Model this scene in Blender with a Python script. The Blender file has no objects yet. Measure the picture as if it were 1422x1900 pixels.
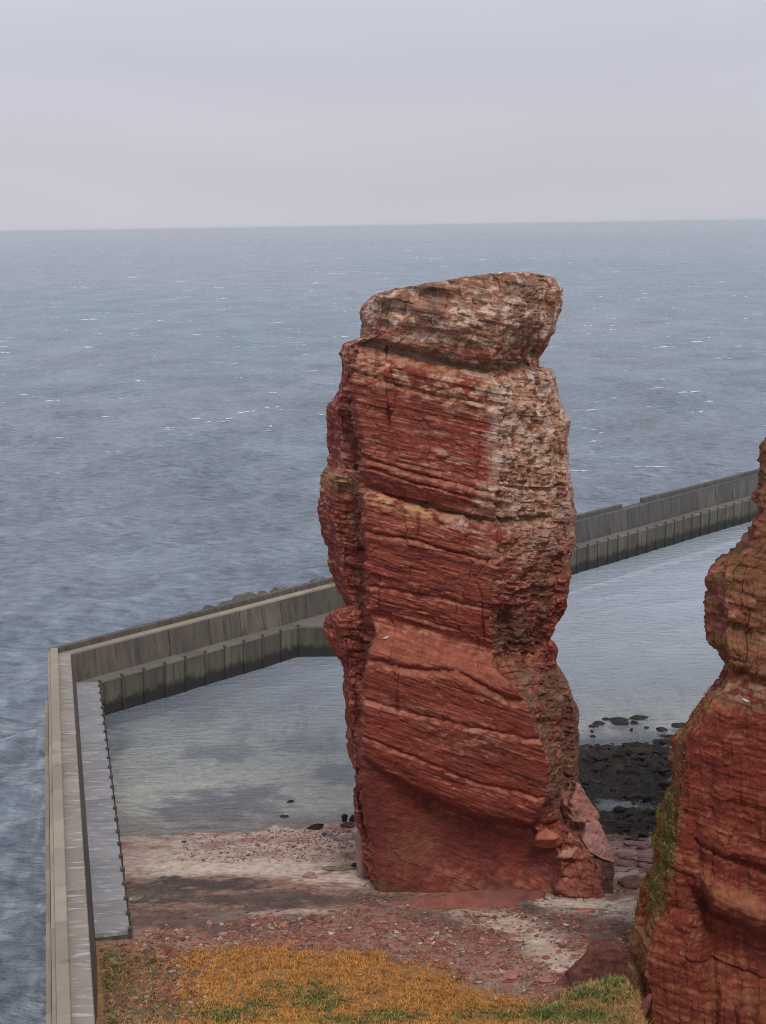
import bpy, bmesh, math, random
import numpy as np
from mathutils import Vector

# ------------------------------------------------------------------ camera, sky, sun, exposure
S = bpy.context.scene
COL = S.collection
CAM_H = 51.0
HAZE = 9.0e-5
DENOISE = True
ROLL = math.radians(0.886)
FPX, IW, IH = 2870.0, 1422.0, 1900.0                 # photograph's focal length and size, in its own pixels
PITCH = math.radians(10.481)
cam_d = bpy.data.cameras.new('camera')
cam = bpy.data.objects.new('camera', cam_d)
COL.objects.link(cam)
cam.location = (0, 0, CAM_H)
cam_d.sensor_fit = 'VERTICAL'
cam_d.sensor_height = 24.0
cam_d.lens = 24.0 * FPX / IH
cam_d.clip_start = 0.5
cam_d.clip_end = 90000
from mathutils import Matrix
cam.rotation_euler = (Matrix.Rotation(math.pi / 2 - PITCH, 3, 'X') @ Matrix.Rotation(-ROLL, 3, 'Z')).to_euler()
S.camera = cam

SUN_EL, SUN_AZ = math.radians(50), math.radians(14)     # azimuth measured from behind the camera, towards the left
sd = Vector((math.sin(SUN_AZ) * math.cos(SUN_EL), -math.cos(SUN_AZ) * math.cos(SUN_EL), math.sin(SUN_EL)))
sun_d = bpy.data.lights.new('sun', 'SUN')
sun = bpy.data.objects.new('sun', sun_d)
COL.objects.link(sun)
sun_d.energy = 1.5
sun_d.angle = math.radians(14)
sun_d.color = (1.0, 0.95, 0.88)
sun.rotation_euler = sd.to_track_quat('Z', 'Y').to_euler()

W = bpy.data.worlds.new('World')
S.world = W
W.use_nodes = True
nt = W.node_tree
for n in list(nt.nodes):
    nt.nodes.remove(n)
wo = nt.nodes.new('ShaderNodeOutputWorld')
sky = nt.nodes.new('ShaderNodeTexSky')
sky.sky_type = 'NISHITA'
sky.sun_disc = False
sky.sun_elevation = SUN_EL
sky.sun_rotation = math.atan2(sd.x, sd.y)
sky.dust_density = 3.0
bg1 = nt.nodes.new('ShaderNodeBackground')
bg1.inputs['Strength'].default_value = 0.05
nt.links.new(sky.outputs['Color'], bg1.inputs['Color'])
tc = nt.nodes.new('ShaderNodeTexCoord')
sep = nt.nodes.new('ShaderNodeSeparateXYZ')
nt.links.new(tc.outputs['Generated'], sep.inputs[0])
ramp = nt.nodes.new('ShaderNodeValToRGB')
mr = nt.nodes.new('ShaderNodeMapRange')
mr.inputs['From Min'].default_value = -0.02
mr.inputs['From Max'].default_value = 0.30
nt.links.new(sep.outputs['Z'], mr.inputs['Value'])
nt.links.new(mr.outputs[0], ramp.inputs[0])
el = ramp.color_ramp.elements
el[0].position = 0.05
el[0].color = (0.625, 0.615, 0.685, 1)
el[1].position = 0.95
el[1].color = (0.735, 0.765, 0.85, 1)
e = el.new(0.38)
e.color = (0.60, 0.605, 0.685, 1)
mp = nt.nodes.new('ShaderNodeMapping')
mp.inputs['Scale'].default_value = (2.0, 2.0, 10.0)
mp.inputs['Rotation'].default_value = (0, math.radians(5), 0)
nt.links.new(tc.outputs['Generated'], mp.inputs['Vector'])
nz = nt.nodes.new('ShaderNodeTexNoise')
nz.inputs['Scale'].default_value = 1.0
nz.inputs['Detail'].default_value = 5.0
nz.inputs['Distortion'].default_value = 0.4
nt.links.new(mp.outputs[0], nz.inputs['Vector'])
cm = nt.nodes.new('ShaderNodeMapRange')
cm.inputs['From Min'].default_value = 0.3
cm.inputs['From Max'].default_value = 0.7
cm.inputs['To Min'].default_value = 0.93
cm.inputs['To Max'].default_value = 1.06
nt.links.new(nz.outputs['Fac'], cm.inputs['Value'])
vm = nt.nodes.new('ShaderNodeVectorMath')
vm.operation = 'SCALE'
nt.links.new(ramp.outputs[0], vm.inputs[0])
nt.links.new(cm.outputs[0], vm.inputs['Scale'])
bg2 = nt.nodes.new('ShaderNodeBackground')
nt.links.new(vm.outputs[0], bg2.inputs['Color'])
mx = nt.nodes.new('ShaderNodeMixShader')
mx.inputs[0].default_value = 0.93                    # a closed cloud deck over the clear sky
nt.links.new(bg1.outputs[0], mx.inputs[1])
nt.links.new(bg2.outputs[0], mx.inputs[2])
nt.links.new(mx.outputs[0], wo.inputs[0])

S.view_settings.view_transform = 'Standard'
S.view_settings.look = 'None'
S.view_settings.exposure = 0.0
S.view_settings.gamma = 1.0
S.view_settings.use_curve_mapping = False
S.render.engine = 'CYCLES'
S.cycles.max_bounces = 6
S.cycles.volume_bounces = 2
S.cycles.filter_width = 1.05
S.cycles.use_denoising = DENOISE
S.cycles.denoising_prefilter = 'NONE'
S.cycles.transparent_max_bounces = 8

# ------------------------------------------------------------------ helpers
rng = np.random.default_rng(7)
random.seed(7)
f32 = np.float32


def sst(x, a, b):
    t = np.clip((x - a) / (b - a), 0, 1)
    return t * t * (3 - 2 * t)


def ray(px, py):
    u = (np.asarray(px, float) - IW / 2) / FPX
    v = -(np.asarray(py, float) - IH / 2) / FPX
    c, s = math.cos(ROLL), math.sin(ROLL)
    a, b = u * c + v * s, -u * s + v * c
    cp, sp = math.cos(PITCH), math.sin(PITCH)
    return np.stack([a, cp + b * sp, -sp + b * cp], -1)


def at_depth(px, py, y):                              # world point seen at a photo pixel, at distance y
    d = ray(px, py)
    return np.array([0, 0, CAM_H]) + d * (np.asarray(y, float) / d[..., 1])[..., None]


def at_z(px, py, z):
    d = ray(px, py)
    return np.array([0, 0, CAM_H]) + d * ((z - CAM_H) / d[..., 2])[..., None]


def photo_xy(P):
    cp, sp = math.cos(PITCH), math.sin(PITCH)
    x, y, z = P[..., 0], P[..., 1], P[..., 2] - CAM_H
    dep = y * cp - z * sp
    b = (y * sp + z * cp) / dep
    a = x / dep
    c, s = math.cos(ROLL), math.sin(ROLL)
    return IW / 2 + (a * c - b * s) * FPX, IH / 2 - (a * s + b * c) * FPX


_perm = np.random.default_rng(1).permutation(256).astype(np.int32)
_perm = np.concatenate([_perm, _perm, _perm])
_g = np.random.default_rng(2).normal(size=(256, 3))
_g = (_g / np.linalg.norm(_g, axis=1)[:, None]).astype(f32)


def pn(x, y, z):                                      # gradient noise, about -0.7..0.7
    x, y, z = [np.asarray(q, f32) for q in np.broadcast_arrays(x, y, z)]
    xi, yi, zi = np.floor(x).astype(np.int32), np.floor(y).astype(np.int32), np.floor(z).astype(np.int32)
    fx, fy, fz = x - xi, y - yi, z - zi
    xi &= 255; yi &= 255; zi &= 255
    u, v, w = [t * t * t * (t * (t * 6 - 15) + 10) for t in (fx, fy, fz)]
    r = 0
    for dx in (0, 1):
        px_ = _perm[xi + dx]
        wx = u if dx else 1 - u
        for dy in (0, 1):
            pxy = _perm[px_ + yi + dy]
            wy = wx * (v if dy else 1 - v)
            for dz in (0, 1):
                g = _g[_perm[pxy + zi + dz]]
                r = r + wy * (w if dz else 1 - w) * (g[..., 0] * (fx - dx) + g[..., 1] * (fy - dy) + g[..., 2] * (fz - dz))
    return r


def fbm(x, y, z, o=4, lac=2.03, gain=0.5, seed=0.0):
    r, a = 0, 1.0
    for i in range(o):
        r = r + a * pn(x + seed + 17.3 * i, y + 2.1 * seed + 5.1 * i, z - seed + 9.7 * i)
        x, y, z = x * lac, y * lac, z * lac
        a *= gain
    return r


def hsh(*ks):                                         # hash of integer arrays to 0..1
    h = np.uint32(2166136261)
    for k in ks:
        h = (np.asarray(k).astype(np.int64) & 0xffffffff).astype(np.uint32) ^ h
        h = h * np.uint32(0x85ebca6b)
        h = h ^ (h >> np.uint32(13))
        h = h * np.uint32(0xc2b2ae35)
        h = h ^ (h >> np.uint32(16))
    return h.astype(np.float64) / 4294967295.0


def mesh_obj(name, V, F, mat=None, parent=None, col=None, smooth=True, tri=False):
    V = np.ascontiguousarray(V, f32).reshape(-1, 3)
    me = bpy.data.meshes.new(name)
    if isinstance(F, np.ndarray):
        F = np.ascontiguousarray(F, np.int32)
        k = F.shape[1]
        me.vertices.add(len(V))
        me.vertices.foreach_set('co', V.ravel())
        me.loops.add(F.size)
        me.loops.foreach_set('vertex_index', F.ravel())
        me.polygons.add(len(F))
        me.polygons.foreach_set('loop_start', np.arange(0, F.size, k, dtype=np.int32))
        me.polygons.foreach_set('loop_total', np.full(len(F), k, np.int32))
        me.update(calc_edges=True)
    else:
        me.from_pydata(V.tolist(), [], F)
        me.update()
    me.polygons.foreach_set('use_smooth', np.full(len(me.polygons), smooth, bool))
    if col is not None:
        set_col(me, col)
    if mat:
        me.materials.append(mat)
    o = bpy.data.objects.new(name, me)
    COL.objects.link(o)
    if parent:
        o.parent = parent
    return o


def set_col(me, col):
    c = np.ones((len(me.vertices), 4), f32)
    c[:, :3] = np.asarray(col, f32).reshape(-1, 3)
    a = me.color_attributes.new('tint', 'FLOAT_COLOR', 'POINT')
    a.data.foreach_set('color', c.ravel())


def tag(o, label=None, cat=None, group=None, kind=None):
    if label: o['label'] = label
    if cat: o['category'] = cat
    if group: o['group'] = group
    if kind or cat and label and cat not in ('grass', 'whitecaps', 'rubble', 'plants'): o['kind'] = kind or 'thing'
    return o


def empty(name, loc=(0, 0, 0)):
    o = bpy.data.objects.new(name, None)
    o.empty_display_size = 0.5
    o.location = loc
    COL.objects.link(o)
    return o


def grid_faces(nr, nc, wrap=False):
    r = np.arange(nr - 1)[:, None]
    c = np.arange(nc if wrap else nc - 1)[None, :]
    c2 = (c + 1) % nc
    return np.stack([r * nc + c, r * nc + c2, (r + 1) * nc + c2, (r + 1) * nc + c], -1).reshape(-1, 4)


def mixc(a, b, f):
    return a + (np.asarray(b) - a) * np.asarray(f)[..., None]


# ------------------------------------------------------------------ materials
def new_mat(name):
    m = bpy.data.materials.new(name)
    m.use_nodes = True
    t = m.node_tree
    b = t.nodes['Principled BSDF']
    return m, t, b


def nd(t, typ, **kw):
    n = t.nodes.new(typ)
    for k, v in kw.items():
        if hasattr(n, k):
            setattr(n, k, v)
        else:
            n.inputs[k].default_value = v
    return n


def tint_mat(name, rough=0.9, spec=0.25, bump=0.06, scale=6.0, vary=0.3, aniso=(1, 1, 1), scale2=1.2):
    m, t, b = new_mat(name)
    at = nd(t, 'ShaderNodeAttribute', attribute_name='tint')
    co = nd(t, 'ShaderNodeTexCoord')
    mpp = nd(t, 'ShaderNodeMapping')
    mpp.inputs['Scale'].default_value = aniso
    t.links.new(co.outputs['Object'], mpp.inputs[0])
    n1 = nd(t, 'ShaderNodeTexNoise')
    n1.inputs['Scale'].default_value = scale
    n1.inputs['Detail'].default_value = 6
    n1.inputs['Roughness'].default_value = 0.65
    t.links.new(mpp.outputs[0], n1.inputs['Vector'])
    n2 = nd(t, 'ShaderNodeTexNoise')
    n2.inputs['Scale'].default_value = scale2
    n2.inputs['Detail'].default_value = 4
    t.links.new(mpp.outputs[0], n2.inputs['Vector'])
    ad = nd(t, 'ShaderNodeMath', operation='ADD')
    t.links.new(n1.outputs['Fac'], ad.inputs[0])
    t.links.new(n2.outputs['Fac'], ad.inputs[1])
    r = nd(t, 'ShaderNodeMapRange')
    r.inputs['From Min'].default_value = 0.6
    r.inputs['From Max'].default_value = 1.4
    r.inputs['To Min'].default_value = 1 - vary
    r.inputs['To Max'].default_value = 1 + vary
    t.links.new(ad.outputs[0], r.inputs['Value'])
    v = nd(t, 'ShaderNodeVectorMath', operation='SCALE')
    t.links.new(at.outputs['Color'], v.inputs[0])
    t.links.new(r.outputs[0], v.inputs['Scale'])
    t.links.new(v.outputs[0], b.inputs['Base Color'])
    bp = nd(t, 'ShaderNodeBump')
    bp.inputs['Strength'].default_value = 1.0
    bp.inputs['Distance'].default_value = bump
    t.links.new(n1.outputs['Fac'], bp.inputs['Height'])
    t.links.new(bp.outputs[0], b.inputs['Normal'])
    b.inputs['Roughness'].default_value = rough
    b.inputs['Specular IOR Level'].default_value = spec
    return m



def rock_mat(name):
    m, t, b = new_mat(name)
    at = nd(t, 'ShaderNodeAttribute', attribute_name='tint')
    bc = nd(t, 'ShaderNodeAttribute', attribute_name='bedding')
    geo = nd(t, 'ShaderNodeNewGeometry')
    sp = nd(t, 'ShaderNodeSeparateXYZ')
    t.links.new(bc.outputs['Vector'], sp.inputs[0])

    def noise(src, scale, detail, rough, dist=0.0):
        mpp = nd(t, 'ShaderNodeMapping')
        mpp.inputs['Scale'].default_value = scale
        t.links.new(src, mpp.inputs[0])
        n = nd(t, 'ShaderNodeTexNoise')
        n.inputs['Scale'].default_value = 1.0
        n.inputs['Detail'].default_value = detail
        n.inputs['Roughness'].default_value = rough
        n.inputs['Distortion'].default_value = dist
        t.links.new(mpp.outputs[0], n.inputs['Vector'])
        return n.outputs['Fac']

    def math_(op, a, c):
        x = nd(t, 'ShaderNodeMath', operation=op)
        for i, q in enumerate((a, c)):
            if isinstance(q, (int, float)): x.inputs[i].default_value = q
            else: t.links.new(q, x.inputs[i])
        return x.outputs[0]
    A = noise(bc.outputs['Vector'], (0.30, 5.0, 0.0), 9, 0.66, 0.1)
    Bn = noise(geo.outputs['Position'], (1.3, 1.3, 1.9), 10, 0.72, 0.2)
    blk = sp.outputs['Z']
    wa = math_('SUBTRACT', 0.80, math_('MULTIPLY', blk, 0.65))
    wb = math_('ADD', 0.55, math_('MULTIPLY', blk, 0.75))
    hA = math_('MULTIPLY', math_('SUBTRACT', A, 0.5), wa)
    hB = math_('MULTIPLY', math_('SUBTRACT', Bn, 0.5), wb)
    h = math_('ADD', hA, hB)
    sc = math_('ADD', 1.0, math_('MULTIPLY', h, 1.5))
    sc = math_('MAXIMUM', sc, 0.4)
    v = nd(t, 'ShaderNodeVectorMath', operation='SCALE')
    t.links.new(at.outputs['Color'], v.inputs[0]); t.links.new(sc, v.inputs['Scale'])
    t.links.new(v.outputs[0], b.inputs['Base Color'])
    bp = nd(t, 'ShaderNodeBump')
    bp.inputs['Distance'].default_value = 0.26
    t.links.new(h, bp.inputs['Height'])
    t.links.new(bp.outputs[0], b.inputs['Normal'])
    b.inputs['Roughness'].default_value = 0.95
    b.inputs['Specular IOR Level'].default_value = 0.12
    return m


def set_bed(o, co, n0):
    a = o.data.attributes.new('bedding', 'FLOAT_VECTOR', 'POINT')
    buf = np.zeros((len(o.data.vertices), 3), f32)
    buf[:n0] = co.reshape(-1, 3)
    buf[n0:, 0] = np.arange(len(buf) - n0) * .02
    buf[n0:, 2] = 1
    a.data.foreach_set('vector', buf.ravel())


M_rock = rock_mat('layered_sandstone')
M_boulder = tint_mat('boulder_stone', 0.9, 0.25, 0.05, 5.0, 0.3)
M_wet = tint_mat('wet_weedy_rock', 0.92, 0.12, 0.16, 5.0, 0.7)
M_beach = tint_mat('beach_ground', 0.95, 0.2, 0.07, 7.0, 0.4)
M_blade = tint_mat('grass_blade', 0.9, 0.1, 0.0, 0.6, 0.22)
M_bird = tint_mat('gull_feathers', 0.8, 0.3, 0.0, 4.0, 0.05)


def concrete(name, c1, c2, stain, weed=False, moss=0.0, streak=False, vert=True, puddle=False):
    m, t, b = new_mat(name)
    co = nd(t, 'ShaderNodeTexCoord')
    geo = nd(t, 'ShaderNodeNewGeometry')

    def noise(scale, detail, asp):
        mpp = nd(t, 'ShaderNodeMapping')
        mpp.inputs['Scale'].default_value = asp
        t.links.new(geo.outputs['Position'], mpp.inputs[0])
        n = nd(t, 'ShaderNodeTexNoise')
        n.inputs['Scale'].default_value = scale
        n.inputs['Detail'].default_value = detail
        n.inputs['Roughness'].default_value = 0.62
        t.links.new(mpp.outputs[0], n.inputs['Vector'])
        return n.outputs['Fac']

    def step(x, a, bb):
        r = nd(t, 'ShaderNodeMapRange')
        r.inputs['From Min'].default_value = a
        r.inputs['From Max'].default_value = bb
        t.links.new(x, r.inputs['Value'])
        return r.outputs[0]

    def mix(a, bcol, f):
        x = nd(t, 'ShaderNodeMix', data_type='RGBA')
        t.links.new(f, x.inputs['Factor'])
        if isinstance(a, tuple): x.inputs['A'].default_value = (*a, 1)
        else: t.links.new(a, x.inputs['A'])
        x.inputs['B'].default_value = (*bcol, 1)
        return x.outputs['Result']

    big = noise(0.35, 5, (1, 1, 1))
    c = mix(c1, c2, step(big, 0.35, 0.65))
    oi = nd(t, 'ShaderNodeObjectInfo')
    c = mix(c, stain, step(oi.outputs['Random'], -0.2, 1.7))
    if vert:
        c = mix(c, stain, step(noise(1.6, 6, (1, 1, 0.10)), 0.42, 0.66))
    fine = noise(5.0, 6, (1, 1, 1))
    c = mix(c, stain, step(fine, 0.58, 0.95))
    if puddle:
        c = mix(c, (0.46, 0.45, 0.465), step(noise(1.3, 3, (0.35, 2.2, 1)), 0.56, 0.66))
    if moss > 0:
        c = mix(c, (0.13, 0.135, 0.04), step(noise(0.5, 5, (1, 1, 1)), 0.62 - moss, 0.8 - moss))
    if weed:
        s = nd(t, 'ShaderNodeSeparateXYZ')
        t.links.new(geo.outputs['Position'], s.inputs[0])
        k = nd(t, 'ShaderNodeMath', operation='MULTIPLY_ADD')
        t.links.new(noise(1.1, 5, (1, 1, 0.5)), k.inputs[0])
        k.inputs[1].default_value = -2.6
        t.links.new(s.outputs['Z'], k.inputs[2])
        c = mix(c, (0.022, 0.024, 0.02), step(k.outputs[0], 0.5, -0.15))
    t.links.new(c, b.inputs['Base Color'])
    bp = nd(t, 'ShaderNodeBump')
    bp.inputs['Distance'].default_value = 0.04
    t.links.new(fine, bp.inputs['Height'])
    t.links.new(bp.outputs[0], b.inputs['Normal'])
    b.inputs['Roughness'].default_value = 0.85
    b.inputs['Specular IOR Level'].default_value = 0.3
    return m


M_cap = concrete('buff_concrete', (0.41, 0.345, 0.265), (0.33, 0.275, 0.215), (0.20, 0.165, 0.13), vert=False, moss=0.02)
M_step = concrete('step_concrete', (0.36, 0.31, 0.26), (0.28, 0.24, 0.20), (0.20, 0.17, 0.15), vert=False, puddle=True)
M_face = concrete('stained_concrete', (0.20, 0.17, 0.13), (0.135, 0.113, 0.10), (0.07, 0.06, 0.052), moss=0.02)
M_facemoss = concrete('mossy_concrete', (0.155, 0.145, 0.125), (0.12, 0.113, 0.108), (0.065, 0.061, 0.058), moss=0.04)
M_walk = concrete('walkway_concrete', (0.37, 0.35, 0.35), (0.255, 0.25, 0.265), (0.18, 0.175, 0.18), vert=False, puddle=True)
M_walkd = concrete('damp_walkway_concrete', (0.21, 0.18, 0.155), (0.17, 0.15, 0.13), (0.11, 0.095, 0.085), vert=False)
M_quay = concrete('weedy_quay_concrete', (0.17, 0.155, 0.105), (0.125, 0.115, 0.085), (0.06, 0.055, 0.045), weed=True)
M_post = concrete('rusted_post', (0.10, 0.084, 0.072), (0.13, 0.105, 0.088), (0.06, 0.05, 0.044), weed=True)


def water(name, sea=True):
    m, t, b = new_mat(name)
    geo = nd(t, 'ShaderNodeNewGeometry')
    mpp = nd(t, 'ShaderNodeMapping')
    mpp.inputs['Scale'].default_value = (0.38, 1.0, 1.0)
    mpp.inputs['Rotation'].default_value = (0, 0, math.radians(8))
    t.links.new(geo.outputs['Position'], mpp.inputs[0])

    def noise(scale, detail, r=0.6, src=None):
        n = nd(t, 'ShaderNodeTexNoise')
        n.inputs['Scale'].default_value = scale
        n.inputs['Detail'].default_value = detail
        n.inputs['Roughness'].default_value = r
        t.links.new((src or mpp).outputs[0], n.inputs['Vector'])
        return n.outputs['Fac']
    h = noise(0.9 if sea else 1.1, 7, 0.62)
    bp = nd(t, 'ShaderNodeBump')
    bp.inputs['Strength'].default_value = 1.0
    bp.inputs['Distance'].default_value = 1.5 if sea else 0.20
    t.links.new(h, bp.inputs['Height'])
    if sea:
        at = nd(t, 'ShaderNodeAttribute', attribute_name='tint')
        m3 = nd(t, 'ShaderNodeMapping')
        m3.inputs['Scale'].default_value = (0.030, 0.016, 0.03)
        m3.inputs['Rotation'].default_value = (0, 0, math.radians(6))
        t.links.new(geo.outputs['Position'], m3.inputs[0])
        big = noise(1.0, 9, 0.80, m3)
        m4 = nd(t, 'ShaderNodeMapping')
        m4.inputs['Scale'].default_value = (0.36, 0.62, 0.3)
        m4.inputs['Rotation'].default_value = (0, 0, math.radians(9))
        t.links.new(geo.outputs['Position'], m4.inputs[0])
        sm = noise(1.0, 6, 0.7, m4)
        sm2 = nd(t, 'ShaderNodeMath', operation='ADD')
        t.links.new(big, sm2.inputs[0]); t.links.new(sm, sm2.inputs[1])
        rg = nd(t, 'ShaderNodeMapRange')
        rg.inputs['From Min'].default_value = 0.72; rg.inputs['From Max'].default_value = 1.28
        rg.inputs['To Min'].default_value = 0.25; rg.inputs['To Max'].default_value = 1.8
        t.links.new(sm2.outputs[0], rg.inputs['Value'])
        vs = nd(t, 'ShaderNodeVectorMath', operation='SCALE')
        t.links.new(at.outputs['Color'], vs.inputs[0]); t.links.new(rg.outputs[0], vs.inputs['Scale'])  # light and dark of the ripples put into the base colour by noise
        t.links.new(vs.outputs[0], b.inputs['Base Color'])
        b.inputs['Roughness'].default_value = 0.18
        b.inputs['IOR'].default_value = 1.333
        t.links.new(bp.outputs[0], b.inputs['Normal'])
    else:
        out = t.nodes['Material Output']
        t.nodes.remove(b)
        fr = nd(t, 'ShaderNodeFresnel')
        fr.inputs['IOR'].default_value = 1.64
        t.links.new(bp.outputs[0], fr.inputs['Normal'])
        gl = nd(t, 'ShaderNodeBsdfGlossy')
        gl.inputs['Roughness'].default_value = 0.06
        t.links.new(bp.outputs[0], gl.inputs['Normal'])
        tr = nd(t, 'ShaderNodeBsdfTransparent')
        tr.inputs['Color'].default_value = (0.95, 0.97, 0.97, 1)
        df = nd(t, 'ShaderNodeBsdfDiffuse')
        df.inputs['Color'].default_value = (0.47, 0.525, 0.61, 1)
        t.links.new(bp.outputs[0], df.inputs['Normal'])
        at = nd(t, 'ShaderNodeAttribute', attribute_name='tint')
        m1 = nd(t, 'ShaderNodeMixShader')
        t.links.new(at.outputs['Color'], m1.inputs[0])
        t.links.new(tr.outputs[0], m1.inputs[1])
        t.links.new(df.outputs[0], m1.inputs[2])
        m2 = nd(t, 'ShaderNodeMixShader')
        t.links.new(fr.outputs[0], m2.inputs[0])
        t.links.new(m1.outputs[0], m2.inputs[1])
        t.links.new(gl.outputs[0], m2.inputs[2])
        t.links.new(m2.outputs[0], out.inputs[0])
    return m


M_sea = water('open_sea_water', True)
M_lagoon = water('shallow_water', False)
M_foam = tint_mat('sea_foam', 0.8, 0.2, 0.0, 3.0, 0.1)

# ------------------------------------------------------------------ wall lines (used by the water too)
TA, NA = np.array([-0.2088, 0.978]), np.array([0.978, 0.2088])
TB, NB = np.array([0.672, 0.741]), np.array([0.741, -0.672])
TB /= np.linalg.norm(TB); NB /= np.linalg.norm(NB)
DA, DB = -1.62, -132.3
Bc = np.linalg.solve(np.stack([NA, NB]), [DA, DB])
LEN_A, LEN_B = 105.0, 190.0


def corner(n1, n2):                                   # crossing of the two arms' offset lines
    return np.linalg.solve(np.stack([NA, NB]), [DA + n1, DB + n2])


# ------------------------------------------------------------------ sea
WV = []
r_ = np.random.default_rng(3)
for i in range(46):
    lam = 1.5 * (1.064 ** i)
    th = math.radians(205) + r_.normal() * 0.42
    WV.append((lam, math.cos(th + math.pi / 2), math.sin(th + math.pi / 2), r_.uniform(0, 6.28), 0.0125 * min(lam, 8.0) * max(1.0, lam / 8.0) ** 0.35))


def waves(x, y, sp, k=1.0):
    z = np.zeros_like(x)
    for lam, cx, cy, ph, am in WV:
        w = 2 * math.pi / lam
        z += am * k * np.clip(lam / (2.5 * sp) - 0.6, 0, 1) * np.sin(w * (cx * x + cy * y) + ph)
    return z + 0.35 * np.abs(z)


def seaside(x, y):                                    # >0 on the open-sea side of the wall (metres from the outer face)
    a = DA - (NA[0] * x + NA[1] * y)
    b = DB - (NB[0] * x + NB[1] * y)
    return np.maximum(a, b)


nr, nc = 560, 520
rr = np.geomspace(55, 60000, nr)
th = np.concatenate([np.linspace(-180, -46, 24, endpoint=False), np.linspace(-46, 46, nc - 48), np.linspace(46, 180, 25)[1:]])
th = np.radians(th)
nc = len(th)
R, T = np.meshgrid(rr, th, indexing='ij')
X, Y = R * np.sin(T), R * np.cos(T)
SP = np.maximum(R * (math.log(60000 / 55) / nr), R * math.radians(92 / 472))
Z = waves(X, Y, SP)
sd_ = seaside(X, Y)
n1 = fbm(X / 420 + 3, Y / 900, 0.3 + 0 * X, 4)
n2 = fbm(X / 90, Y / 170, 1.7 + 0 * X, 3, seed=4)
tone = np.clip(0.5 + 0.75 * n1 + 0.35 * n2, 0, 1)  # purplish and cyan bands of reflected cloud, put into the water colour
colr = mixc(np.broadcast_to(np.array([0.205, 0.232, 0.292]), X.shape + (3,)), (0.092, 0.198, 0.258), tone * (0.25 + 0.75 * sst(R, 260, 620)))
churn = np.exp(-np.clip(sd_, 0, None) / 12.0) * sst(fbm(X / 2.2, Y / 3.0, 0.5 + 0 * X, 4, seed=9), -0.05, 0.45)
colr = mixc(colr, (0.42, 0.47, 0.52), 0.75 * churn)
surf = np.exp(-np.clip(sd_ - .6, 0, None) / 1.6) * sst(fbm(X / .9, Y / 1.6, 0.9 + 0 * X, 4, seed=19), -.1, .3) * (R < 400)
colr = mixc(colr, (0.62, 0.66, 0.68), 0.7 * surf)
fleck = sst(fbm(X / 1.6, Y / 2.6, 2.5 + 0 * X, 3, seed=21), 0.52, 0.75) * sst(-Y, -420, -160)
colr = mixc(colr, (0.4, 0.43, 0.47), 0.5 * fleck)
Fs = grid_faces(nr, nc)
cx = X.ravel()[Fs].mean(1); cy = Y.ravel()[Fs].mean(1)
keep = seaside(cx, cy) > -0.9
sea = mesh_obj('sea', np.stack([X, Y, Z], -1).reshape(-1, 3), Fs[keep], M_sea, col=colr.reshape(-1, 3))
tag(sea, 'grey-blue open sea with wind chop reaching to the horizon', kind='structure')

# breaking crests far and near, one mass
V, F, C = [], [], []
r_ = np.random.default_rng(5)
k0 = 0
for i in range(620):
    py = 434 + 520 * r_.beta(1.0, 2.6)
    px = r_.uniform(-150, 1600)
    p = at_z(px, py, 0.0)
    d = p[1]
    if seaside(p[0], p[1]) < 6:
        continue
    L = r_.uniform(0.5, 1.7) * (2.0 + d * 0.0042) * (1 if r_.random() > 0.15 else 2.0)
    hgt = r_.uniform(0.06, 0.34) * (0.6 + d / 2600)
    wd = hgt * r_.uniform(2, 4)
    m = 9
    ang = r_.normal() * 0.18 + 0.05
    for j in range(m):
        s = (j / (m - 1) - 0.5) * 2
        env = max(0.0, 1 - s * s) ** 0.6 * r_.uniform(0.1, 1.15) * (r_.random() > .28)
        ox, oy = s * L / 2, r_.normal() * L * 0.03
        xx = p[0] + ox * math.cos(ang) - oy * math.sin(ang)
        yy = p[1] + ox * math.sin(ang) + oy
        zz = 0.05 + float(waves(np.array([xx]), np.array([yy]), np.array([max(0.5, d * 0.011)]))[0])
        V += [(xx, yy - wd * env, zz + 0.02), (xx, yy, zz + hgt * env), (xx, yy + wd * env, zz + 0.02)]
        C += [(0.75, 0.77, 0.8)] * 3
        if j:
            a = k0 + 3 * (j - 1)
            F += [(a, a + 1, a + 4, a + 3), (a + 1, a + 2, a + 5, a + 4)]
    k0 += 3 * m
wc = mesh_obj('whitecaps', np.array(V), np.array(F), M_foam, col=np.array(C))
tag(wc, 'small white breaking crests scattered over the open sea', 'whitecaps', kind='stuff')

# ------------------------------------------------------------------ beach and lagoon bed


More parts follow.
